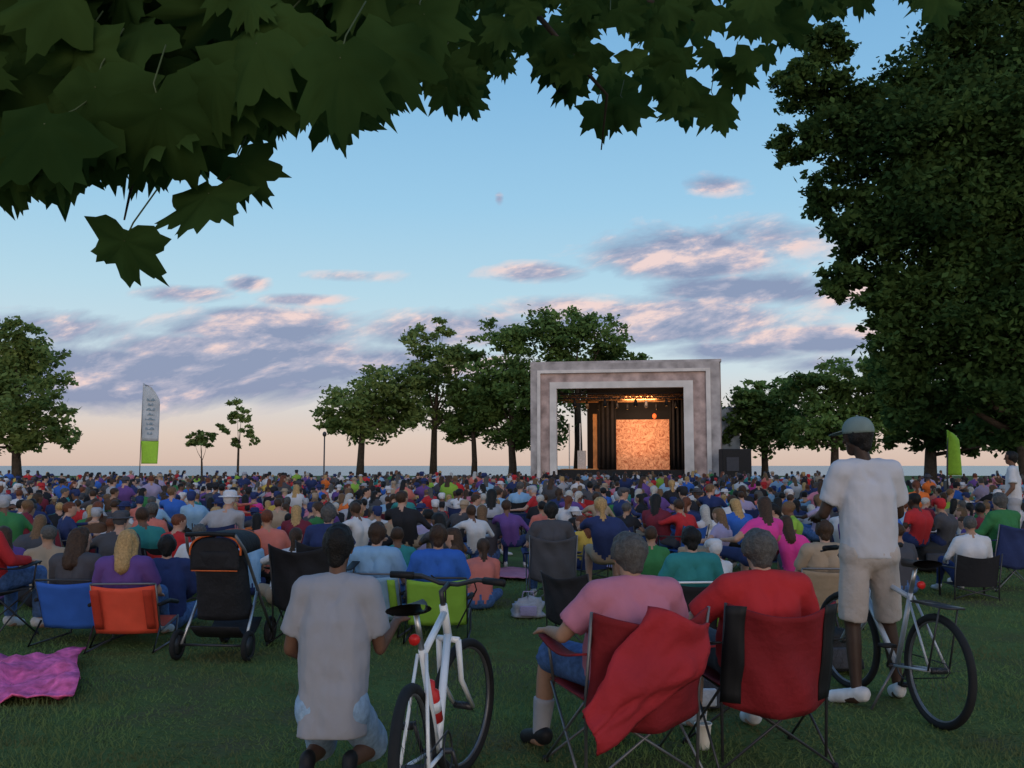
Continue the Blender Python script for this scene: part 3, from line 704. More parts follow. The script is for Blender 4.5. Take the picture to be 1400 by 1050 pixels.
# ---------------------------------------------------------------- ground, lake, grass
def ground_mat():
    m = bpy.data.materials.new('lawn'); m.use_nodes = True; nt = m.node_tree; b = nt.nodes['Principled BSDF']; b.inputs['Roughness'].default_value = 1
    b.inputs['Specular IOR Level'].default_value = .05
    tc = nt.nodes.new('ShaderNodeTexCoord'); n = nt.nodes.new('ShaderNodeTexNoise'); n.inputs['Scale'].default_value = .8; n.inputs['Detail'].default_value = 8; n.inputs['Roughness'].default_value = .7
    r = nt.nodes.new('ShaderNodeValToRGB'); e = r.color_ramp.elements
    e[0].position = .36; e[0].color = (.11,.095,.05,1); e[1].position = .66; e[1].color = (.12,.18,.06,1)
    x = e.new(.5); x.color = (.095,.125,.042,1)
    n2 = nt.nodes.new('ShaderNodeTexNoise'); n2.inputs['Scale'].default_value = 30; n2.inputs['Detail'].default_value = 6
    bp = nt.nodes.new('ShaderNodeBump'); bp.inputs['Distance'].default_value = .04
    for q in (n, n2): nt.links.new(tc.outputs['Object'], q.inputs['Vector'])
    nt.links.new(n.outputs['Fac'], r.inputs['Fac']); nt.links.new(r.outputs['Color'], b.inputs['Base Color'])
    nt.links.new(n2.outputs['Fac'], bp.inputs['Height']); nt.links.new(bp.outputs['Normal'], b.inputs['Normal'])
    return m
g = MB().sheet(lambda a, b: ((a-.5)*700, -20+160*b, 0), 40, 30).build('ground', ground_mat()); tag(g, 'mown grass lawn of the park', None, kind='structure')
wm = mat('lake_water', (.05,.12,.14), .25, .2, .02, .3, .5)
w = MB().sheet(lambda a, b: ((a-.5)*14000, 135+9000*b, -.25), 10, 10).build('lake', wm); tag(w, 'flat lake on the horizon behind the trees', None, kind='structure')
n = 115000
yy = 3.6+(rng.random(n)**1.6)*10; hw = yy*.60+.3; xx = (rng.random(n)*2-1)*hw
pt = np.sin(xx*1.7+1)*np.sin(yy*1.3)+.6*np.sin(xx*4.1+yy*2.2)
keep = rng.random(n) > .35*(pt < -.35)
xx, yy, pt = xx[keep], yy[keep], pt[keep]; n = len(xx)
h = rng.uniform(.012,.036, n)*(1.05+.35*pt); a = rng.random(n)*6.283; lx = rng.normal(0,.02, n); ly = rng.normal(0,.02, n); wd = rng.uniform(.0025,.0045, n)*(1+yy*.06)
B = np.stack([xx, yy, np.zeros(n)], 1); dw = np.stack([np.cos(a)*wd, np.sin(a)*wd, np.zeros(n)], 1)
T = B+np.stack([lx, ly, h], 1)
vs = np.empty((n*3, 3)); vs[0::3] = B-dw; vs[1::3] = B+dw; vs[2::3] = T
me = fastmesh('grass', vs, np.arange(n*3).reshape(-1, 3), [leafmat('grass_blade', (.15,.15,.065), (.17,.25,.085), 1.1, .4)])
o = bpy.data.objects.new('grass', me); col.objects.link(o); tag(o, 'short green grass blades covering the near lawn', 'grass', kind='stuff')

# ---------------------------------------------------------------- trees
def leaves(blobs, n, size, flat=.5, cl=.13):
    wts = np.array([b[3]**2 for b in blobs]); wts = wts/wts.sum(); C = []
    for b, wgt in zip(blobs, wts):
        k = int(n*wgt); nc = max(6, int(k/42))
        d = rng.normal(size=(nc, 3)); d /= np.linalg.norm(d, axis=1)[:,None]
        cc = np.array(b[:3])+d*(b[3]*(rng.random(nc)**.42)*1.06)[:,None]*np.array([1,1,.85])
        ci = rng.integers(0, nc, k)
        C.append(cc[ci]+rng.normal(size=(k, 3))*min(b[3]*cl, .40)*np.array([1.25,1.25,.7]))
    C = np.concatenate(C); k = len(C)
    nr = rng.normal(size=(k, 3)); nr[:,2] = np.abs(nr[:,2])+flat; nr /= np.linalg.norm(nr, axis=1)[:,None]
    t = np.cross(nr, rng.normal(size=(k, 3))); t /= np.linalg.norm(t, axis=1)[:,None]; bt = np.cross(nr, t)
    s = size*rng.uniform(.6,1.3, k)[:,None]
    vs = np.empty((k*4, 3)); vs[0::4] = C-t*s; vs[1::4] = C-bt*s*.6+t*s*.1; vs[2::4] = C+t*s; vs[3::4] = C+bt*s*.6+t*s*.1
    return vs, np.arange(k*4).reshape(-1, 4)
BARK = mat('bark', (.05,.038,.028), .95, .35, 6, .8, 20)
LF = leafmat('foliage', (.075,.13,.04), (.19,.30,.09), .35, .45)
LFw = leafmat('foliage_light', (.11,.17,.05), (.26,.34,.11), .35, .45)
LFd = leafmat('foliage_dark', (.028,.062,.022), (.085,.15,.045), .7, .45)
def tree(label, px, Y, blobs, n, size, m, tr=.25, depth=.5, group='trees on the lakefront', twigs=3):
    root = empty('tree', (X(px, Y), Y, 0)); tag(root, label, 'tree', group)
    bl = []
    for b in blobs:
        p = P(b[0], b[1], Y); r = b[2]/F*Y
        bl.append((p.x-root.location.x, random.uniform(-depth, depth)*r*1.6, p.z, r))
    vs, fs = leaves(bl, n, size)
    o = bpy.data.objects.new('crown', fastmesh('crown', vs, fs, [m])); col.objects.link(o); o.parent = root
    zt = max(b[2] for b in bl); cx = sum(b[0] for b in bl)/len(bl); fork = min(b[2]-b[3]*.6 for b in bl)
    fork = max(1.2, min(fork, zt*.5))
    MB().path([(0,0,-.1),(tr*.2,0,fork*.5),(cx*.15,0,fork),(cx*.5,0,zt*.6),(cx*.8,.1,zt*.85)], [tr*1.35,tr,tr*.85,tr*.5,tr*.12], 10).build('trunk', BARK, root)
    for b in bl:
        if b[3] < .6 and zt > 5: continue
        mb = MB()
        s = V((cx*.2, 0, fork+random.uniform(-.1,.25)*(zt-fork)*.6)); e = V(b[:3]); k = s.lerp(e, .5)+V((0,0,-.08*(e-s).length))
        mb.path([s, k, s.lerp(e, .85)], [tr*.35, tr*.2, tr*.05], 7)
        for q in range(twigs):
            e2 = e+V((random.uniform(-1,1), random.uniform(-1,1), random.uniform(-.4,1)))*b[3]*.6
            mb.path([k.lerp(e, .4), k.lerp(e2, .7), e2], [tr*.12, tr*.08, tr*.03], 5)
        mb.build('limb', BARK, root)
    return root
tree('broad leafy tree at the left edge beyond the crowd', 22, 58, [(0,500,50),(-60,520,60),(45,500,42),(20,560,55),(70,560,32),(82,590,26),(30,460,28),(-20,450,30),(40,600,30),(-40,600,40),(90,600,18)], 16000, .19, LFw, .3)
tree('tiny round tree right of the feather banner', 276, 62, [(265,602,12),(285,603,13),(275,597,10)], 1000, .15, LFw, .07)
tree('small sparse young tree right of the tiny round tree', 325, 62, [(322,560,14),(340,570,12),(312,585,12),(340,592,12),(325,603,10),(318,572,10),(348,604,7)], 1400, .15, LFw, .08)
tree('round low-crowned tree on the left of the central group', 492, 80, [(475,560,38),(520,530,38),(500,575,38),(455,580,18),(545,565,34),(560,520,26)], 9500, .23, LFw, .3)
tree('tall airy tree with a thin crown in the central group', 592, 84, [(575,470,28),(600,450,18),(615,500,34),(585,520,34),(560,560,26),(610,560,34),(640,480,24),(640,535,30)], 7500, .23, LFw, .3)
tree('tree with a low wide crown left of the stage, second from it', 648, 82, [(640,575,28),(665,560,32),(625,590,18),(650,540,30)], 6000, .23, LF, .25)
tree('tallest dark tree standing directly left of the stage', 700, 80, [(690,460,30),(680,520,40),(720,530,42),(700,580,40),(735,590,38),(660,560,24)], 11500, .23, LF, .35)
tree('wide-topped tree rising behind the stage roof', 790, 82, [(745,450,34),(790,445,28),(825,460,34),(770,480,44),(850,485,30),(710,470,26),(870,495,16),(800,520,50),(740,530,44)], 13500, .23, LF, .35)
tree('rounded tree just right of the stage', 1045, 70, [(1020,560,34),(1060,560,40),(1000,590,22),(1040,590,38),(1085,585,34),(1075,530,22),(1030,530,16)], 9500, .21, LF, .25)
tree('domed tree on the right, behind the standing man', 1140, 64, [(1110,530,34),(1150,520,34),(1190,530,40),(1130,575,42),(1180,580,44),(1225,560,40),(1090,590,22)], 12000, .21, LF, .28)
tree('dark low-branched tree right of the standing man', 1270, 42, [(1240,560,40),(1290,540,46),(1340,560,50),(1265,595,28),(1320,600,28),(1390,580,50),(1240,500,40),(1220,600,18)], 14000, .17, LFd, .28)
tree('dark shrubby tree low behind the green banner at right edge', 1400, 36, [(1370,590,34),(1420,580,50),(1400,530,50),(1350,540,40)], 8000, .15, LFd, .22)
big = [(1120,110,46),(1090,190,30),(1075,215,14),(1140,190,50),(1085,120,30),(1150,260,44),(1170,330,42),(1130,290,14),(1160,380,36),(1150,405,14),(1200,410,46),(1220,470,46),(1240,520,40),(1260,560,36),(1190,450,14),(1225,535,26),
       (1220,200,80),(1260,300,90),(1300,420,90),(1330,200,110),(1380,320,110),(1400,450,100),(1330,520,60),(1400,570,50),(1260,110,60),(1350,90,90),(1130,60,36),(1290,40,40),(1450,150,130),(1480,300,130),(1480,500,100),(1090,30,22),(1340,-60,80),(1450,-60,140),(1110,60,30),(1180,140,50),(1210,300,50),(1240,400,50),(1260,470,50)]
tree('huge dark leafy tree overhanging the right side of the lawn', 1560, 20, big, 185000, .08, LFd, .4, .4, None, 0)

# ---------------------------------------------------------------- near maple with big leaves
def leaf_template():
    half = [(0,1.0),(5,.84),(9,.80),(13,.84),(17,.70),(24,.56),(31,.66),(35,.75),(39,.72),(44,.97),(50,.77),(57,.80),(61,.66),(72,.52),(84,.60),(92,.64),(103,.76),(112,.58),(128,.50),(150,.36),(168,.2)]
    pts = [(math.sin(R(a))*r, math.cos(R(a))*r) for a, r in half]
    return np.array(pts+[(-x, y) for x, y in pts[1:][::-1]])
LT = leaf_template(); NL = len(LT)
ringang = np.arctan2(LT[:,0], LT[:,1])
def leafgeo(pos, tip, nrm, size, curl):
    tip = np.array(tip)/np.linalg.norm(tip); nrm = np.array(nrm)-tip*np.dot(nrm, tip); nrm /= np.linalg.norm(nrm); lat = np.cross(tip, nrm)
    sk = random.uniform(-.18,.18); ws = random.uniform(.8,1.1)
    vs = [np.array(pos)]
    for k in range(2):
        f = .5 if k == 0 else 1.0
        for (x, y), a in zip(LT, ringang):
            jr_ = random.uniform(.93,1.05) if k else 1
            x = (x*ws+sk*y*.5)*jr_; y = y*jr_
            r = math.hypot(x, y)*f
            z = .06*math.cos(a*7.2)*r-curl*r*r*.45*(1+.5*math.sin(a*2+sk*9))-abs(x*f)*.16
            vs.append(np.array(pos)+(lat*x*f+tip*y*f+nrm*z)*size)
    fs = []
    for i in range(NL):
        j = (i+1) % NL
        fs.append((0, 1+i, 1+j)); fs.append((1+i, 1+NL+i, 1+NL+j, 1+j))
    return vs, fs
bound = [(-60,310),(0,310),(20,310),(60,292),(100,275),(130,262),(200,262),(235,268),(300,250),(350,190),(385,185),(400,175),(460,205),(520,175),(545,130),(565,105),(590,130),(640,165),(662,110),(690,95),(740,90),(770,140),(800,155),(850,180),(880,125),(930,195),(990,195),(1000,130),(1040,120),(1055,90),(1080,85),(1130,60),(1180,25),(1235,10),(1280,50),(1400,30),(1500,0)]
bx = np.array([b[0] for b in bound]); by = np.array([b[1] for b in bound])
pts = []
def addleaf(px, py, Y, wpx, tipang=None, face=None):
    c = P(px, py, Y); s = wpx/F*Y*.70
    ta = random.gauss(0,.6) if tipang is None else tipang
    tip = (math.sin(ta), random.gauss(0,.35), -math.cos(ta))
    nrm = face or (random.gauss(0,.4), -1, random.gauss(-.1,.4))
    pts.append((tuple(c), tip, nrm, s, random.uniform(.0,1.0)))
for L in [(170,330,1.25,130,-.25),(285,265,1.3,150,-.1),(330,225,1.35,100,.5),(465,80,1.15,190,.0),(350,60,1.2,160,-.3),(580,20,1.3,130,.3),(220,150,1.2,180,.35),(60,170,1.15,180,-.4),(130,120,1.2,170,.1),
          (610,120,2.2,70,.1),(640,135,2.2,52,.3),(590,90,2.2,70,-.3),(690,85,2.2,45,0),(745,80,2.2,55,.2),(780,110,2.2,70,.0),(820,150,2.3,70,.1),(855,140,2.3,76,.2),(930,145,2.3,82,.0),(980,140,2.3,76,.3),(1010,90,2.3,70,.1),(900,90,2.2,80,-.2),(690,30,2.0,85,0),(520,110,1.4,95,.1),(20,220,1.3,120,-.2),(90,210,1.3,110,.2),(410,110,1.3,120,-.1)]:
    addleaf(L[0], L[1], L[2], L[3], L[4], (random.gauss(0,.2), -1, random.gauss(0,.2)))
cnt = 0
while cnt < 1150:
    px = random.uniform(-250, 1320) if random.random() < .62 else random.uniform(-200, 560)
    lim = float(np.interp(px, bx, by)); py = random.uniform(-230, lim)
    near_ = px < 520
    wpx = random.uniform(85,165) if near_ else random.uniform(42,82)
    if py+wpx*.55 > lim: continue
    if math.hypot((px-266)/28, (py-55)/44) < 1: continue
    if px > 540 and noise.noise(V((px*.014, py*.014, 5))) < -.48: continue
    Yd = random.uniform(1.2,2.2) if near_ else random.uniform(1.9,3.2)
    addleaf(px, py, Yd, wpx); cnt += 1
vv = []; ff = []; mi = []; off = 0
root = empty('maple_tree', (-3.4, 1.0, 0)); rl = np.array([-3.4, 1.0, 0]); tag(root, 'near maple whose dark broad leaves hang across the top of the view', 'tree')
for c, tip, nrm, s, cu in pts:
    v_, f_ = leafgeo(c, tip, nrm, s, cu); vv += [q-rl for q in v_]; ff += [tuple(i+off for i in f) for f in f_]; off += len(v_); mi += [0]*len(f_)
mb = MB()
for c, tip, nrm, s, cu in pts[:70]:
    c = V(c)-V((-3.4,1.0,0)); t_ = V(tip).normalized(); mb.path([c, c-t_*s*.4+V((0,.03,0)), c-t_*s*.7+V((.02,.06,.03))], .0012, 5)
vv += [np.array(p) for p in mb.v]; ff += [tuple(i+off for i in f) for f in mb.f]; mi += [1]*len(mb.f)
MLF = leafmat('maple_leaf', (.026,.055,.015), (.06,.11,.03), 5, .5)
me = bpy.data.meshes.new('crown'); me.from_pydata([tuple(q) for q in vv], [], ff); me.materials.append(MLF); me.materials.append(mat('petiole', (.06,.08,.03), .6)); me.polygons.foreach_set('material_index', mi)
me.polygons.foreach_set('use_smooth', [True]*len(ff))
o = bpy.data.objects.new('crown', me); col.objects.link(o); o.parent = root
MB().path([(0,0,-.1),(.05,0,1.5),(0,.05,3.0),(.2,.1,4.5)], [.3,.24,.22,.16], 14).build('trunk', BARK, root)
def rel(px, py, Y): return P(px, py, Y)-V((-3.4,1.0,0))
for path_, r0 in (([V((0,.05,2.6)), rel(-60,-160,1.9), rel(250,-80,1.8), rel(560,-90,2.0), rel(800,-30,2.3), rel(960,30,2.5)], .03), ([rel(250,-80,1.8), rel(205,120,1.75), rel(185,230,1.6), rel(170,300,1.35)], .007),
                  ([rel(700,-20,2.2), rel(790,85,2.15), rel(830,130,2.2), rel(822,205,2.25)], .008), ([rel(-60,-160,1.9), rel(20,60,1.9), rel(60,200,1.8)], .010), ([V((0,.05,2.8)), rel(500,-250,2.6), rel(1000,-60,2.9)], .03)):
    MB().path(path_, [r0*(1-.8*i/(len(path_)-1)) for i in range(len(path_))], 8).build('branch', BARK, root)

# ---------------------------------------------------------------- stage
SY = 65
st = empty('stage', (X(855, SY), SY, 0), -R(9)); tag(st, 'outdoor stage with broad layered grey and white frame, glowing orange inside', 'stage')
M_taupe = mat('stage_taupe', (.3,.26,.25), .8, .45, .9, .2, 3); M_rust = mat('stage_rust', (.4,.3,.28), .8, .4, 1.6, .2, 4); M_cream = mat('stage_cream', (.6,.56,.54), .8, .15, 1.2)
M_grey = mat('stage_grey', (.36,.33,.33), .8, .35, 1.3)
OL, OR, OT = -4.75, 4.05, 6.9; EL, ER, ET = -6.6, 6.5, 8.65
def band(name, f0, f1, m, y, th=.25):
    L0, L1 = EL+(OL-EL)*f0, EL+(OL-EL)*f1; R0, R1 = ER+(OR-ER)*f0, ER+(OR-ER)*f1; T0, T1 = ET+(OT-ET)*f0, ET+(OT-ET)*f1
    b = MB(); b.box(((L0+L1)/2, y, T0/2), (L1-L0, th, T0)); b.box(((R0+R1)/2, y, T0/2), (R0-R1, th, T0))
    b.box(((L1+R1)/2, y, (T0+T1)/2), (R1-L1-.004, th, T0-T1)); b.build(name, m, st, smooth=False)
band('outer_frame', 0, .26, M_grey, .0, .5); band('frame_band', .26, .38, M_cream, -.1, .5); band('rust_band', .38, .74, M_rust, .05, .4); band('inner_frame', .74, 1.0, M_cream, -.06, .5)
MB().box((0,4.2,8.75), (13.3,8.4,.18)).build('roof', M_grey, st, smooth=False)
MB().box((6.55,4.3,4.3), (.12,7.9,8.6)).build('side_wall', M_taupe, st, smooth=False)
MB().box((-6.62,4.3,4.3), (.12,7.9,8.6)).build('side_wall', M_taupe, st, smooth=False)
MB().box((-.1,4.0,.6), (12.8,7.2,1.2)).build('stage_floor', M_black, st, smooth=False)
MB().box((1.6,8.1,4.3), (9.7,.1,8.5)).build('back_wall', M_black, st, smooth=False)
cur = mat('black_curtain', (.012,.011,.012), .9, .3, 4)
def curtain(x0, x1, y):
    MB().sheet(lambda a, b: (x0+(x1-x0)*a, y+.12*math.sin(a*22), 1.2+5.4*b), 40, 4).build('curtain', cur, st, solid=.04)
curtain(-2.1,-.9,4.8); curtain(3.2,4.3,4.5)
def bdmat():
    m = mat('backdrop_paint', (.62,.27,.12), .8, .2, 2); nt = m.node_tree; b = nt.nodes['Principled BSDF']
    tc = nt.nodes.new('ShaderNodeTexCoord'); v = nt.nodes.new('ShaderNodeTexNoise'); v.inputs['Scale'].default_value = 2.4; v.inputs['Detail'].default_value = 6; v.inputs['Distortion'].default_value = 2.5; v.inputs['Roughness'].default_value = .7
    r = nt.nodes.new('ShaderNodeValToRGB'); r.color_ramp.elements[0].position = .36; r.color_ramp.elements[0].color = (.3,.08,.035,1); r.color_ramp.elements[1].position = .6; r.color_ramp.elements[1].color = (.82,.48,.3,1)
    nt.links.new(tc.outputs['Object'], v.inputs['Vector']); nt.links.new(v.outputs['Fac'], r.inputs['Fac']); nt.links.new(r.outputs['Color'], b.inputs['Base Color']); return m
bd = MB().box((1.1,6.4,3.1), (4.0,.1,3.8)).build('backdrop', bdmat(), st, smooth=False)
wood = mat('stage_wood', (.5,.25,.1), .6, .4, 1.5)
MB().box((-2.45,5.4,3.3), (.3,.2,4.2)).build('lit_column', wood, st, smooth=False)
for x in (-4.2,-3.4): MB().box((x,3.2,2.9), (.08,.08,3.4)).build('scaffold_pole', M_steel, st, smooth=False)
MB().box((-3.3,3.4,1.9), (.6,.5,1.4)).build('speaker_stack', mat('stage_white_panel', (.5,.5,.5), .7), st, smooth=False)
MB().box((-3.5,4,1.24), (2.6,3,.06)).build('floor_mat', wood, st, smooth=False)
for y in (1.2,3.2,5.2):
    t = MB()
    for dz in (0,.35): t.path([(-4.9,y,6.3+dz),(4.4,y,6.3+dz)], .05, 6)
    for k in range(24): t.path([(-4.9+k*.388,y,6.3+.35*(k % 2)),(-4.9+(k+1)*.388,y,6.3+.35*((k+1) % 2))], .025, 5)
    t.build('truss', wood if y > 3 else M_darksteel, st)
bulb = mat('lamp_glow', (.9,.5,.2), .4, .05, emit=((1,.42,.12), 2.2))
for k in range(11):
    x = -3.6+k*.72; y = (1.2,3.2,5.2)[k % 3]
    s = MB().path([(x,y,6.2),(x,y+.1,5.95),(x,y+.16,5.75)], [.07,.13,.16], 10).build('spotlight', M_black, st)
    MB().path([(x,y+.165,5.745),(x,y+.17,5.73)], [.09,.08], 10).build('lens', bulb, s)
MB().ell((2.0,6.2,5.25), (.16,.1,.2)).build('hanging_lamp', mat('hot_lamp', (.7,.14,.04), .4, .05, emit=((1,.14,.03), .9)), st)
def alight(loc, e, size, colr, rot):
    l = bpy.data.lights.new('stage_light', 'AREA'); l.energy = e; l.size = size; l.color = colr
    o = bpy.data.objects.new('stage_light', l); col.objects.link(o); o.parent = st; o.location = loc; o.rotation_euler = rot; return o
alight((1.0,2.6,5.9), 300, 2.2, (1,.6,.36), (R(48),0,0)); alight((-2.5,3.0,5.9), 45, 1.5, (1,.5,.2), (R(35),0,0)); alight((1.0,4.4,2.0), 45, 2, (1,.45,.2), (R(180),0,0))
t = empty('speaker_tower', (X(1005,62), 62, 0)); tag(t, 'black loudspeaker and equipment stack right of the stage', 'speaker tower')
MB().box((0,0,1.3), (1.9,1.2,2.6)).build('cabinet', M_black, t, smooth=False, bevel=.05); MB().box((-.3,-.62,1.6), (.8,.06,.9)).build('grille', SH['dark grey'], t, smooth=False)
t = empty('equipment_trailer', (X(990,72), 72, 0)); tag(t, 'blue-grey box trailer standing behind the stage on the right', 'trailer')
MB().box((0,0,3.6), (1.6,4,4.6)).build('box_body', mat('trailer_paint', (.22,.27,.33), .6, .2, 1), t, smooth=False, bevel=.08)
for x in (-.6,.6): MB().path([(x-.15,-1.6,.5),(x+.15,-1.6,.5)], .5, 18).build('wheel', M_rubber, t)
MB().box((0,0,1.05), (1.5,3.8,.5)).build('chassis', M_darksteel, t, smooth=False)
t = empty('lamp_post', (X(443,70), 70, 0)); tag(t, 'slim dark lamp post left of the central trees', 'lamp post')
MB().path([(0,0,0),(0,0,.4),(0,0,3.7)], [.1,.06,.05]).build('pole', M_darksteel, t); MB().ell((0,0,3.85), (.16,.16,.2)).build('lamp_head', M_darksteel, t)

def banner(label, px, Y, ytop, ybot, wpx, sections, group='feather banners'):
    t = empty('feather_banner', (X(px, Y), Y, 0)); tag(t, label, 'banner', group)
    zt = P(px, ytop, Y).z; zb = P(px, ybot, Y).z; w = wpx/F*Y
    prof = lambda z: w*min(1.0, math.sqrt(max(0, (zt-z)/((zt-zb)*.22))))
    MB().path([(-.03,0,0),(-.03,0,zb),(0,0,zt-.6),(.12*w,0,zt-.12),(w*.6,0,zt-.1)], [.03,.025,.02,.012,.008]).build('pole', M_darksteel, t)
    MB().path([(-.03,0,0),(-.03,0,.06)], [.3,.22], 12).build('base', M_darksteel, t)
    z0 = zb
    for fr, m in sections:
        z1 = zb+(zt-zb)*fr
        MB().sheet(lambda a, b: (.01+prof(z0+(z1-z0)*b)*a, .06*math.sin(a*4+b*2+z0), z0+(z1-z0)*b), 8, 14).build('banner_panel', m, t, solid=.01)
        z0 = z1
    return t, zb, zt, w
LG = mat('lime_banner', (.3,.55,.05), .8, .1); WG = mat('white_banner', (.42,.46,.5), .8, .15, 2)
t, zb, zt, w = banner('tall white feather banner with a green base at left', 192, 50, 524, 634, 23, [(.28, LG), (1, WG)])
INK = mat('banner_ink', (.2,.27,.33), .8)
for k in range(8):
    wv = (.3,.5,.4,.55,.35,.5,.3,.45)[k]
    MB().sheet(lambda a, b: (w*(.5-wv/2+wv*a), -.075, zb+(zt-zb)*(.36+k*.06)+b*.14*(.6+.4*math.sin(a*9+k))), 8, 2).build('printed_mark', INK, t, smooth=False, solid=.006)
banner('short lime green banner at right behind the standing man', 1296, 26, 588, 650, 17, [(1, LG)])

# ---------------------------------------------------------------- sky
wd = bpy.data.worlds.new('World'); scene.world = wd; wd.use_nodes = True; nt = wd.node_tree; nt.nodes.clear()
N = nt.nodes.new; Lk = nt.links.new
def M_(op, a, b=None, c=None, clamp=False):
    n = N('ShaderNodeMath'); n.operation = op; n.use_clamp = clamp
    for i, q in enumerate((a, b, c)):
        if q is None: continue
        if isinstance(q, (int, float)): n.inputs[i].default_value = q
        else: Lk(q, n.inputs[i])
    return n.outputs[0]
tc = N('ShaderNodeTexCoord'); sx = N('ShaderNodeSeparateXYZ'); Lk(tc.outputs['Generated'], sx.inputs[0])
ya = M_('MAXIMUM', M_('ABSOLUTE', sx.outputs['Y']), .08)
u = M_('DIVIDE', sx.outputs['X'], ya); v = M_('DIVIDE', sx.outputs['Z'], ya)
rp = N('ShaderNodeValToRGB'); Lk(sx.outputs['Z'], rp.inputs[0]); el = rp.color_ramp.elements
stops = [(0,(216,190,176)),(.03,(224,204,192)),(.06,(220,214,212)),(.10,(208,224,232)),(.18,(184,219,236)),(.27,(158,206,236)),(.38,(134,188,228)),(.50,(114,172,220)),(1,(76,122,182))]
el[0].position = 0; el[0].color = (*lin(stops[0][1]), 1); el[1].position = 1; el[1].color = (*lin(stops[-1][1]), 1)
for p, c in stops[1:-1]: e = el.new(p); e.color = (*lin(c), 1)
sky = N('ShaderNodeTexSky'); sky.sky_type = 'NISHITA'; sky.sun_disc = False; sky.sun_elevation = R(6); sky.sun_rotation = R(180)
sm_ = N('ShaderNodeMix'); sm_.data_type = 'RGBA'; sm_.blend_type = 'MULTIPLY'; sm_.inputs['Factor'].default_value = 1
Lk(sky.outputs[0], sm_.inputs[6]); sm_.inputs[7].default_value = (.12,.12,.12,1)
b0 = N('ShaderNodeMix'); b0.data_type = 'RGBA'; b0.inputs['Factor'].default_value = .06; Lk(rp.outputs[0], b0.inputs[6]); Lk(sm_.outputs[2], b0.inputs[7])
msk = None
for px, py, rx, ry, am in [(150,515,400,48,1.5),(300,480,230,34,1.25),(60,450,160,34,.95),(350,450,190,36,1.1),(240,400,80,16,1.0),(335,385,36,14,1.1),(330,430,80,16,1.1),(415,408,70,11,1.05),(470,375,80,12,.9),(620,450,170,34,1.05),(735,370,85,17,1.05),(560,500,220,34,1.0),
                           (930,345,150,42,1.25),(985,245,55,20,1.05),(1090,320,120,38,.95),(900,440,210,42,1.3),(1040,395,190,26,1.15),(1110,465,130,22,1.3),(1000,480,150,20,1.1),(682,265,9,14,1.0),(1180,400,160,30,.85),(1150,500,160,20,.9),(780,420,120,22,.9)]:
    du = M_('MULTIPLY', M_('SUBTRACT', u, (px-700)/F), F/rx); dv = M_('MULTIPLY', M_('SUBTRACT', v, (637-py)/F), F/ry)
    g_ = M_('MULTIPLY', M_('EXPONENT', M_('MULTIPLY', M_('ADD', M_('MULTIPLY', du, du), M_('MULTIPLY', dv, dv)), -1.0)), am)
    msk = g_ if msk is None else M_('MAXIMUM', msk, g_)
cx = N('ShaderNodeCombineXYZ'); Lk(M_('MULTIPLY', u, 1.0), cx.inputs[0]); Lk(M_('MULTIPLY', M_('SUBTRACT', v, M_('MULTIPLY', u, .18)), 2.7), cx.inputs[1])
def nz(scale, det, rough, zoff, dist=0.0):
    a = N('ShaderNodeVectorMath'); a.operation = 'ADD'; a.inputs[1].default_value = (0, zoff, zoff*.4); Lk(cx.outputs[0], a.inputs[0])
    n = N('ShaderNodeTexNoise'); n.inputs['Scale'].default_value = scale; n.inputs['Detail'].default_value = det; n.inputs['Roughness'].default_value = rough; n.inputs['Distortion'].default_value = dist
    Lk(a.outputs[0], n.inputs['Vector']); return n.outputs['Fac']
n1 = nz(6.5, 9, .62, 0, .3)
dens = M_('SUBTRACT', M_('ADD', M_('MULTIPLY', msk, .55), n1), .71)
dens = M_('MULTIPLY', dens, 3.6, clamp=True)
n1b = nz(6.5, 9, .62, .045, .3)
n2 = nz(16, 6, .6, 2.0)
lowd = M_('MULTIPLY', M_('SUBTRACT', v, .13), 4.2)
lowd = M_('MINIMUM', lowd, .12)
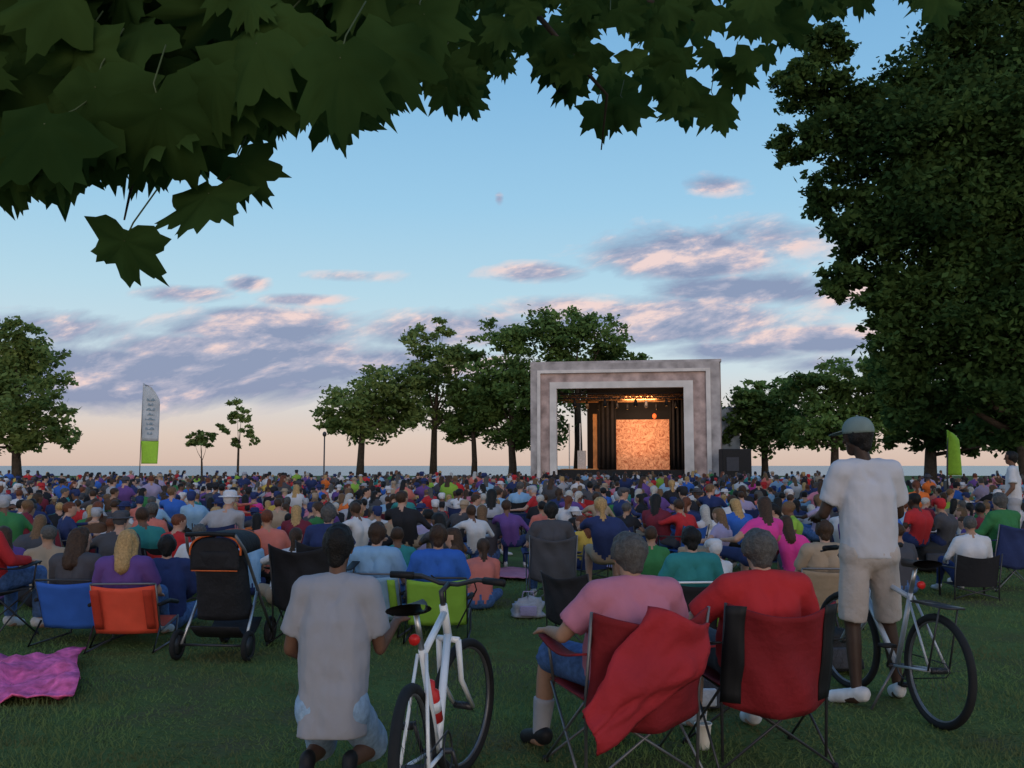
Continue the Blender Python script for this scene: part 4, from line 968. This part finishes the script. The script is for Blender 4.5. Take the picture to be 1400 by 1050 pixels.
lit = M_('ADD', M_('ADD', M_('MULTIPLY', M_('SUBTRACT', n1, n1b), 4.6), M_('MULTIPLY', M_('SUBTRACT', n2, .5), 1.3)), M_('ADD', lowd, .33), clamp=True)
cr = N('ShaderNodeValToRGB'); Lk(lit, cr.inputs[0]); e = cr.color_ramp.elements
e[0].position = .08; e[0].color = (*lin((134,146,178)), 1); e[1].position = .9; e[1].color = (*lin((244,214,208)), 1); x = e.new(.45); x.color = (*lin((172,172,194)), 1)
mx = N('ShaderNodeMix'); mx.data_type = 'RGBA'; Lk(M_('MULTIPLY', dens, .9), mx.inputs['Factor']); Lk(b0.outputs[2], mx.inputs[6]); Lk(cr.outputs[0], mx.inputs[7])
# sunset afterglow in the western sky, behind the viewpoint
gl = M_('MULTIPLY', M_('MAXIMUM', M_('MULTIPLY', sx.outputs['Y'], -1.0), 0.0), M_('EXPONENT', M_('MULTIPLY', M_('ABSOLUTE', sx.outputs['Z']), -2.2)))
gm = N('ShaderNodeMix'); gm.data_type = 'RGBA'; gm.blend_type = 'ADD'; Lk(M_('MINIMUM', gl, 1.0), gm.inputs['Factor']); Lk(mx.outputs[2], gm.inputs[6]); gm.inputs[7].default_value = (1.1,.8,.62,1)
bg = N('ShaderNodeBackground'); Lk(gm.outputs[2], bg.inputs[0]); bg.inputs[1].default_value = 1.0
out = N('ShaderNodeOutputWorld'); Lk(bg.outputs[0], out.inputs[0])

sl = bpy.data.lights.new('sun', 'SUN'); sl.energy = .5; sl.angle = R(25); sl.color = (1,.8,.65)
so = bpy.data.objects.new('sun', sl); col.objects.link(so); so.rotation_euler = (R(76), 0, R(12))

cam = bpy.data.cameras.new('camera'); co = bpy.data.objects.new('camera', cam); col.objects.link(co)
co.location = (0, 0, CAMZ); co.rotation_euler = (R(90)+PITCH, 0, 0); cam.sensor_width = 36; cam.lens = 36*F/1400; cam.clip_end = 20000; cam.clip_start = .05
scene.camera = co
scene.view_settings.view_transform = 'Standard'; scene.view_settings.look = 'None'; scene.view_settings.exposure = 0
